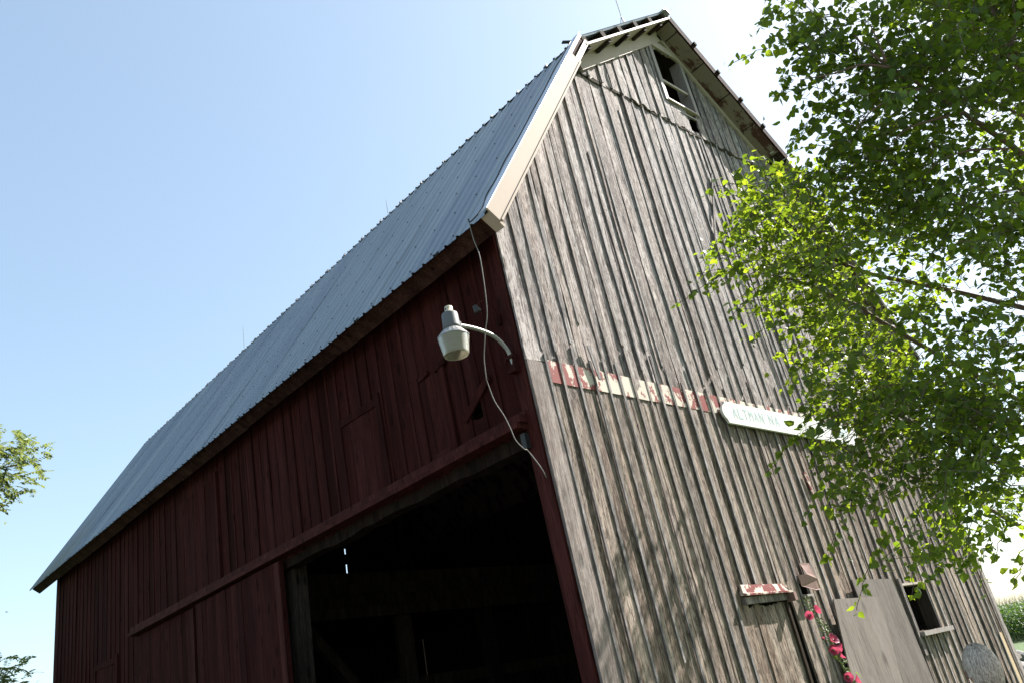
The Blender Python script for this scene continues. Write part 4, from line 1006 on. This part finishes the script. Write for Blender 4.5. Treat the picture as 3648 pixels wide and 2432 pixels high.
def wbranch(target_px, t_, n, spread):
    tgt = at_t(*target_px, t_); st_ = WB+np.array([0.1, 0.2, max(2.5, tgt[2]-1.5)])
    pp = spline([st_, (st_+tgt)/2+[0, 0, 0.3], tgt], 5); mb = MB(); mb.tube(pp, list(np.linspace(0.05, 0.012, len(pp))), 6); mb.build('branch', 'bark', wal, True)
    for k in range(n):
        s = rng.random()**0.6; c = st_+(tgt-st_)*s+rng.normal(size=3)*spread
        dd = (tgt-st_)/np.linalg.norm(tgt-st_)*0.7+rng.normal(size=3)*0.7; compound(c, dd, rng.uniform(0.30, 0.46), 8)
wbranch((85, 1650), 17.0, 230, 0.32); wbranch((20, 1590), 17.3, 200, 0.32); wbranch((5, 1760), 17.0, 26, 0.25); wbranch((60, 2400), 18.0, 260, 0.30); wbranch((-200, 2200), 17.5, 60, 0.6); wbranch((-300, 1500), 17.5, 80, 0.7); wbranch((-500, 1900), 18, 160, 0.9); wbranch((-700, 1100), 16, 160, 1.1); wbranch((-900, 2000), 15, 160, 1.1); wbranch((-1200, 1400), 14, 160, 1.2)
WP = np.array(WP); WD = np.array(WD); WS = np.array(WS)
qx, qy, qz = proj_np(WP)
okw = ~((qx > 0) & ((qx > 185) | ((qy > 1790) & (qy < 2330) & (qx > 24)) | (qy < 1530) | ((qx > 120) & (qy > 1800)))); WP, WD, WS = WP[okw], WD[okw], WS[okw]
WD /= np.linalg.norm(WD, axis=1)[:, None]; nz_ = rng.normal(size=WD.shape)*0.4+[0, 0, 1]; nz_ -= (nz_*WD).sum(1)[:, None]*WD; nz_ /= np.linalg.norm(nz_, axis=1)[:, None]
wsh = leafV*np.array([0.55, 1, 1])
o = leaf_mesh('crown', WP, WS, (np.cross(WD, nz_), WD, nz_), rng.random(len(WP)), 'walnut', wal, wsh); o['kind'] = 'stuff'
o = wt.build('twigs', 'twig', wal); o['kind'] = 'stuff'

# ------------------------------------------------------------------ hollyhock
zh = Z(2580, 1950, 600/1952)
hb_ = empty('hollyhock', (2.72, -1.0, 0.0), 'tall hollyhock with pink flowers up its leaning stem', 'flower')
stp = [on_y(*zh(*p), -1.0) for p in [(935, 560), (1000, 740), (1150, 900), (1230, 1050), (1300, 1220), (1400, 1420), (1480, 1540)]]
stem = spline([np.array([2.72, -1.0, 0.0]), np.array([2.62, -1.0, 0.6])]+stp[::-1], 5)
mb = MB(); mb.tube(stem, list(np.linspace(0.013, 0.004, len(stem))), 6); mb.build('stem', 'stem', hb_, True)
def flower(p, dirv, r_):
    d = Vector(dirv).normalized(); u_ = d.orthogonal().normalized(); w_ = d.cross(u_); mb = MB(); n_ = 25
    for ring, (rr, hh) in enumerate(((0.15, 0), (0.5, 0.45), (0.85, 0.75), (1.0, 0.8))):
        for k in range(n_):
            a = 2*math.pi*k/n_; lob = 1-0.10*(1-abs(math.cos(2.5*a)))*(ring/3); ruff = 0.06*math.sin(a*7+ring)*(ring/3)
            mb.v.append(tuple(Vector(p)+(u_*math.cos(a)+w_*math.sin(a))*rr*lob*r_+d*(hh+ruff)*r_))
    for i in range(3):
        for k in range(n_): mb.f.append((i*n_+k, i*n_+(k+1) % n_, (i+1)*n_+(k+1) % n_, (i+1)*n_+k))
    f_ = mb.build('flower', 'petal', hb_, True)
    mb = MB(); mb.tube([Vector(p)-d*0.02, Vector(p)+d*r_*0.2], [0.014, 0.009], 6); mb.build('calyx', 'stem', f_)
    mb = MB(); mb.tube([Vector(p), Vector(p)+d*r_*0.55], [0.004, 0.005], 5); mb.build('pistil', 'cell', f_)
for (x, y), dv, r_ in [((1050, 730), (0.9, -0.5, 0.3), .046), ((1000, 770), (-0.9, -0.1, -0.2), .044), ((1240, 1080), (-0.1, -1, 0.5), .058), ((1310, 1150), (0.6, -0.6, -0.2), .044), ((1270, 1180), (-0.9, -0.6, 0), .050), ((1350, 1270), (0.4, -0.7, 0.5), .040), ((1430, 1500), (-0.7, -0.7, 0), .048), ((1520, 1545), (0.5, -0.9, 0.3), .052), ((1150, 1050), (-0.8, -0.4, 0.2), .015)]:
    p = on_y(*zh(x, y), -1.02); flower(p, dv, r_)
for i in range(6, len(stem)-1):
    for q in range(2):
        p = stem[i]; a = rnd.uniform(0, 6.28); mb = MB(); tip = np.array([0.028*math.cos(a), 0.028*math.sin(a), 0.012])
        mb.tube([p, p+tip*0.6, p+tip, p+tip*1.5], [0.002, 0.003, rnd.uniform(0.006, 0.010), 0.002], 5); mb.build('bud', 'stem', hb_)
def hleaf(p, r_, dv):
    d = Vector(dv).normalized(); u_ = d.orthogonal().normalized(); w_ = d.cross(u_); mb = MB(); mb.v = [tuple(p)]; n_ = 20
    for k in range(n_+1):
        a = R(-160+320*k/n_); rr = r_*(0.8+0.2*abs(math.cos(2.5*a))); q = Vector(p)+(u_*math.cos(a)+w_*math.sin(a))*rr+d*rnd.uniform(-.006, .012); mb.v.append(tuple(q))
    mb.f = [(0, k+1, k+2) for k in range(n_)]; mb.build('leaf', 'holly', hb_)
for (x, y), r_ in [((1340, 1310), .042), ((1430, 1420), .030), ((1550, 1465), .036), ((1280, 1265), .026), ((1190, 955), .022), ((1400, 1310), .026), ((1450, 1480), .03), ((1120, 945), .016)]:
    hleaf(on_y(*zh(x, y), -1.03), r_, (rnd.uniform(-.6, .6), -0.8, rnd.uniform(0, 1)))
for k in range(7):
    zz = 0.15+0.13*k; hleaf(np.array([2.70-0.12*zz+rnd.uniform(-.16, .16), -1.0+rnd.uniform(-.16, .1), zz]), rnd.uniform(.06, .10), (rnd.uniform(-.6, .6), -0.7, rnd.uniform(0.2, 1)))

# ------------------------------------------------------------------ person seen from behind
HC = at_t(3502, 2384, 4.0)                       # centre of the head
fdir = Vector((0.80, 0.58, 0)).normalized(); sdir = Vector((fdir.y, -fdir.x, 0))   # facing the barn; sdir = their right
per = empty('person', (HC[0], HC[1], 0), 'grey-haired person in a blue shirt standing with back turned, facing the barn', 'person')
H = HC[2]+0.115
def PW(s, f, z): return Vector((HC[0], HC[1], 0))+sdir*s+fdir*f+Vector((0, 0, z))
k_ = H/1.70
J = []; E = []; RAD = []
def jn(s, f, z, r_, par=None):
    J.append(PW(s*k_, f*k_-0.015, z*k_)); RAD.append(r_*k_)
    if par is not None: E.append((par, len(J)-1))
    return len(J)-1
pel = jn(0, 0, 0.95, 0.15); wai = jn(0, 0.0, 1.10, 0.135, pel); che = jn(0, 0.0, 1.30, 0.15, wai); nk0 = jn(0, -0.01, 1.42, 0.075, che); nk1 = jn(0, 0.015, 1.50, 0.055, nk0)
for s in (-1, 1):
    hip = jn(0.095*s, 0, 0.88, 0.095, pel); kn = jn(0.11*s, 0.02, 0.49, 0.06, hip); an = jn(0.115*s, -0.01, 0.09, 0.042, kn); to = jn(0.13*s, 0.15, 0.035, 0.032, an)
    sh = jn(0.175*s, -0.01, 1.38, 0.062, che); el_ = jn(0.23*s, -0.03, 1.10, 0.043, sh); wr = jn(0.25*s, 0.06, 0.86, 0.027, el_); pa = jn(0.25*s, 0.085, 0.79, 0.032, wr)
    for q in range(4):
        f1 = jn((0.25-0.006*s*0)*s, 0.055+0.022*q, 0.735, 0.0095, pa); f2 = jn(0.243*s, 0.06+0.021*q, 0.735-[.035, .042, .045, .038][q], 0.0088, f1); jn(0.230*s, 0.062+0.02*q, 0.735-[.058, .072, .076, .066][q], 0.0075, f2)
    t1 = jn(0.235*s, 0.125, 0.785, 0.0105, pa); jn(0.222*s, 0.135, 0.745, 0.009, t1)
me = bpy.data.meshes.new('body'); me.from_pydata([tuple(j) for j in J], E, []); me.update()
body = bpy.data.objects.new('body', me); COL.objects.link(body)
sk = body.modifiers.new('skin', 'SKIN'); sk.use_smooth_shade = True
for i, sv in enumerate(me.skin_vertices[0].data): sv.radius = (RAD[i], RAD[i]); sv.use_root = (i == pel)
ss = body.modifiers.new('sub', 'SUBSURF'); ss.levels = 2; ss.render_levels = 2
dg = bpy.context.evaluated_depsgraph_get(); bm_ = bpy.data.meshes.new_from_object(body.evaluated_get(dg)); bpy.data.objects.remove(body)
bm = bmesh.new(); bm.from_mesh(bm_)
hd = bmesh.ops.create_uvsphere(bm, u_segments=32, v_segments=24, radius=1.0)['verts']
for v in hd:
    x, y, z = v.co
    wx = 0.076*(1-0.10*max(0, -z)); fy_ = 0.098*(1.0 if y < 0 else 0.96); hz = 0.118
    jaw = max(0, -z-0.2)
    px_, pf, pz = x*wx*(1-0.30*jaw), y*fy_+(0.02*jaw if y > -0.3 else 0.035*jaw), z*hz
    if y > 0.8 and -0.25 < z < 0.1 and abs(x) < 0.22: pf += 0.020
    if y > 0.8 and abs(z-0.03) < 0.10 and 0.2 < abs(x) < 0.5: pf -= 0.006
    v.co = PW(px_, pf, HC[2]+pz)
bm.to_mesh(bm_); bm.free()
for m in ('skin', 'shirt', 'pants', 'shoe'): bm_.materials.append(M[m])
for p in bm_.polygons:
    p.use_smooth = True; z = p.center.z/k_; r_ = (Vector((p.center.x-HC[0], p.center.y-HC[1], 0))).dot(sdir)/k_
    p.material_index = 3 if z < 0.11 else (0 if z > 1.455 or (abs(r_) > 0.18 and z < 0.88) else (2 if z < 0.98 else 1))
bo = bpy.data.objects.new('body', bm_); COL.objects.link(bo); bo.parent = per; bo.matrix_parent_inverse = parent_world(per).inverted()
for s in (-1, 1):
    mb = MB(); n_ = 14
    for rr, dd in ((1.0, 0.0), (0.75, 0.010), (0.4, 0.004)):
        for q in range(n_):
            a = 2*math.pi*q/n_; mb.v.append(tuple(PW(s*(0.074+0.012*(rr > .9)+dd), 0.006-0.016*rr*math.cos(a)-0.01*(rr > .9), HC[2]-0.015+0.030*rr*math.sin(a))))
    for i in range(2):
        for q in range(n_): mb.f.append((i*n_+q, i*n_+(q+1) % n_, (i+1)*n_+(q+1) % n_, (i+1)*n_+q))
    mb.f.append(tuple(2*n_+q for q in range(n_))); mb.build('ear', 'skin', per, True)
# hair: fine strands combed back and down over a close cap
mb = MB(); nu, nv = 36, 20
def hairpt(az, el, k=1.0):
    x, y, z = math.cos(el)*math.sin(az), math.cos(el)*math.cos(az), math.sin(el)
    return PW(x*0.0800*k, y*(0.104 if y < 0 else 0.100)*k, HC[2]+z*0.1225*k)
def hairline(az): return R(-38) if abs(az) > R(115) else (R(-5) if abs(az) > R(75) else R(38))
for j in range(nv+1):
    for i in range(nu):
        az = -math.pi+2*math.pi*i/nu; e0 = hairline(az); el = e0+(math.pi/2-e0)*j/nv; mb.v.append(tuple(hairpt(az, el, 0.985)))
for j in range(nv):
    for i in range(nu): mb.f.append((j*nu+i, j*nu+(i+1) % nu, (j+1)*nu+(i+1) % nu, (j+1)*nu+i))
hair = mb.build('hair', 'hair', per, True)
mb = MB()
for k in range(6500):
    az = rnd.uniform(-math.pi, math.pi); e0 = hairline(az); el = e0+(math.asin(rnd.uniform(math.sin(e0), 1))-e0); ln = rnd.uniform(0.2, 0.42)
    az2 = az+rnd.uniform(-0.12, 0.12)*(1 if abs(az) > 0.5 else 2)+(0.15*math.copysign(1, az) if abs(az) < R(100) else 0)
    a = hairpt(az, el, 0.985); c = hairpt(az2, max(el-ln, e0-0.12), rnd.uniform(1.005, 1.045)); b = (a+c)/2+(hairpt(az, el-ln/2, 1.03)-hairpt(az, el-ln/2, 0.985))
    wv = (c-a).cross(b-Vector(HC)); 
    if wv.length < 1e-9: continue
    wv = wv.normalized()*0.0016; q = len(mb.v); mb.v += [tuple(a-wv), tuple(a+wv), tuple(b-wv), tuple(b+wv), tuple(c)]; mb.f += [(q, q+1, q+3, q+2), (q+2, q+3, q+4)]
o = mb.build('strands', 'hair', hair); o['kind'] = 'stuff'
a = o.data.attributes.new('tint', 'FLOAT', 'POINT'); a.data.foreach_set('value', np.repeat(np.random.default_rng(3).random(len(mb.v)//5)**1.2, 5).astype(np.float32))

# ------------------------------------------------------------------ corn, stones
CV = []; CF = []; ct = MB(); rng2 = np.random.default_rng(5)
def cornplant(x, y, h):
    b = len(CV)
    w_ = 0.014
    for (dx, dy) in ((-w_, 0), (w_, 0), (0, w_)): CV.extend([(x+dx, y+dy, 0), (x+dx*.5, y+dy*.5, h)])
    CF.extend([(b, b+2, b+3, b+1), (b+2, b+4, b+5, b+3), (b+4, b, b+1, b+5)])
    a0 = rng2.uniform(0, 6.28)
    for k in range(9):
        a = a0+math.pi*(k % 2)+rng2.normal()*0.3; z0 = h*(0.15+0.09*k); L_ = rng2.uniform(0.5, 0.8)*(1-0.25*abs(k-4)/4); dx, dy = math.cos(a), math.sin(a); b = len(CV)
        for s in range(5):
            q = s/4; r_ = L_*q; z = z0+L_*(0.75*q-0.95*q*q); ww = 0.042*(1-q**2.2)+0.002
            CV.extend([(x+dx*r_-dy*ww, y+dy*r_+dx*ww, z), (x+dx*r_+dy*ww, y+dy*r_-dx*ww, z)])
        for s in range(4): CF.append((b+2*s, b+2*s+1, b+2*s+3, b+2*s+2))
    for k in range(1):
        a = rng2.uniform(0, 6.28); ct.tube([(x, y, h), (x+0.12*math.cos(a), y+0.12*math.sin(a), h+0.2)], 0.005, 3, False)
o0 = np.array([44.0, 9.0]); di = np.array([0.35, 0.94])
for row in range(16):
    for k in range(170):
        p = o0+np.array([0.94, -0.35])*row*0.76+di*(k*0.18-6)+rng2.normal(size=2)*0.05
        cornplant(p[0], p[1], rng2.uniform(1.75, 2.15))
me_t = np.zeros(0)
o = obj('corn_field', CV, CF, 'corn'); a = o.data.attributes.new('tint', 'FLOAT', 'POINT'); a.data.foreach_set('value', rng2.random(len(CV)).astype(np.float32))
tag(o, 'tall green corn standing in rows beyond the mown lawn', 'corn', kind='stuff')
o = ct.build('corn_tassels', 'tassel'); tag(o, 'pale brown tassels above the corn', 'corn', kind='stuff')
def stone(x, y, r_, label):
    bm = bmesh.new(); bmesh.ops.create_icosphere(bm, subdivisions=2, radius=r_)
    s0 = rnd.uniform(0, 9)
    for v in bm.verts:
        c = v.co; k = 1+0.22*math.sin(c.x/r_*2.1+s0)+0.16*math.cos(c.y/r_*2.7+s0*2); v.co = Vector((c.x*k*1.2, c.y*k, c.z*0.7*k))
    zmin = min(v.co.z for v in bm.verts)
    for v in bm.verts: v.co.z -= zmin+0.02
    me = bpy.data.meshes.new('field_stone'); bm.to_mesh(me); bm.free(); me.materials.append(M['stone'])
    o = bpy.data.objects.new('field_stone', me); COL.objects.link(o); o.location = (x, y, 0.0)
    tag(o, label, 'stone', 'stones lying past the barn corner')
for (px_, py_, r_, lab) in [(3638, 2346, 0.26, 'pale field stone in the grass past the gable corner'), (3640, 2385, 0.30, 'darker broad field stone lying past the gable corner'), (3655, 2400, 0.22, 'small field stone beside the broad one past the gable corner')]:
    d = ray(px_, py_); t_ = (0.12-1.6)/d[2]; p = CAM+t_*d; stone(p[0], p[1], r_, lab)
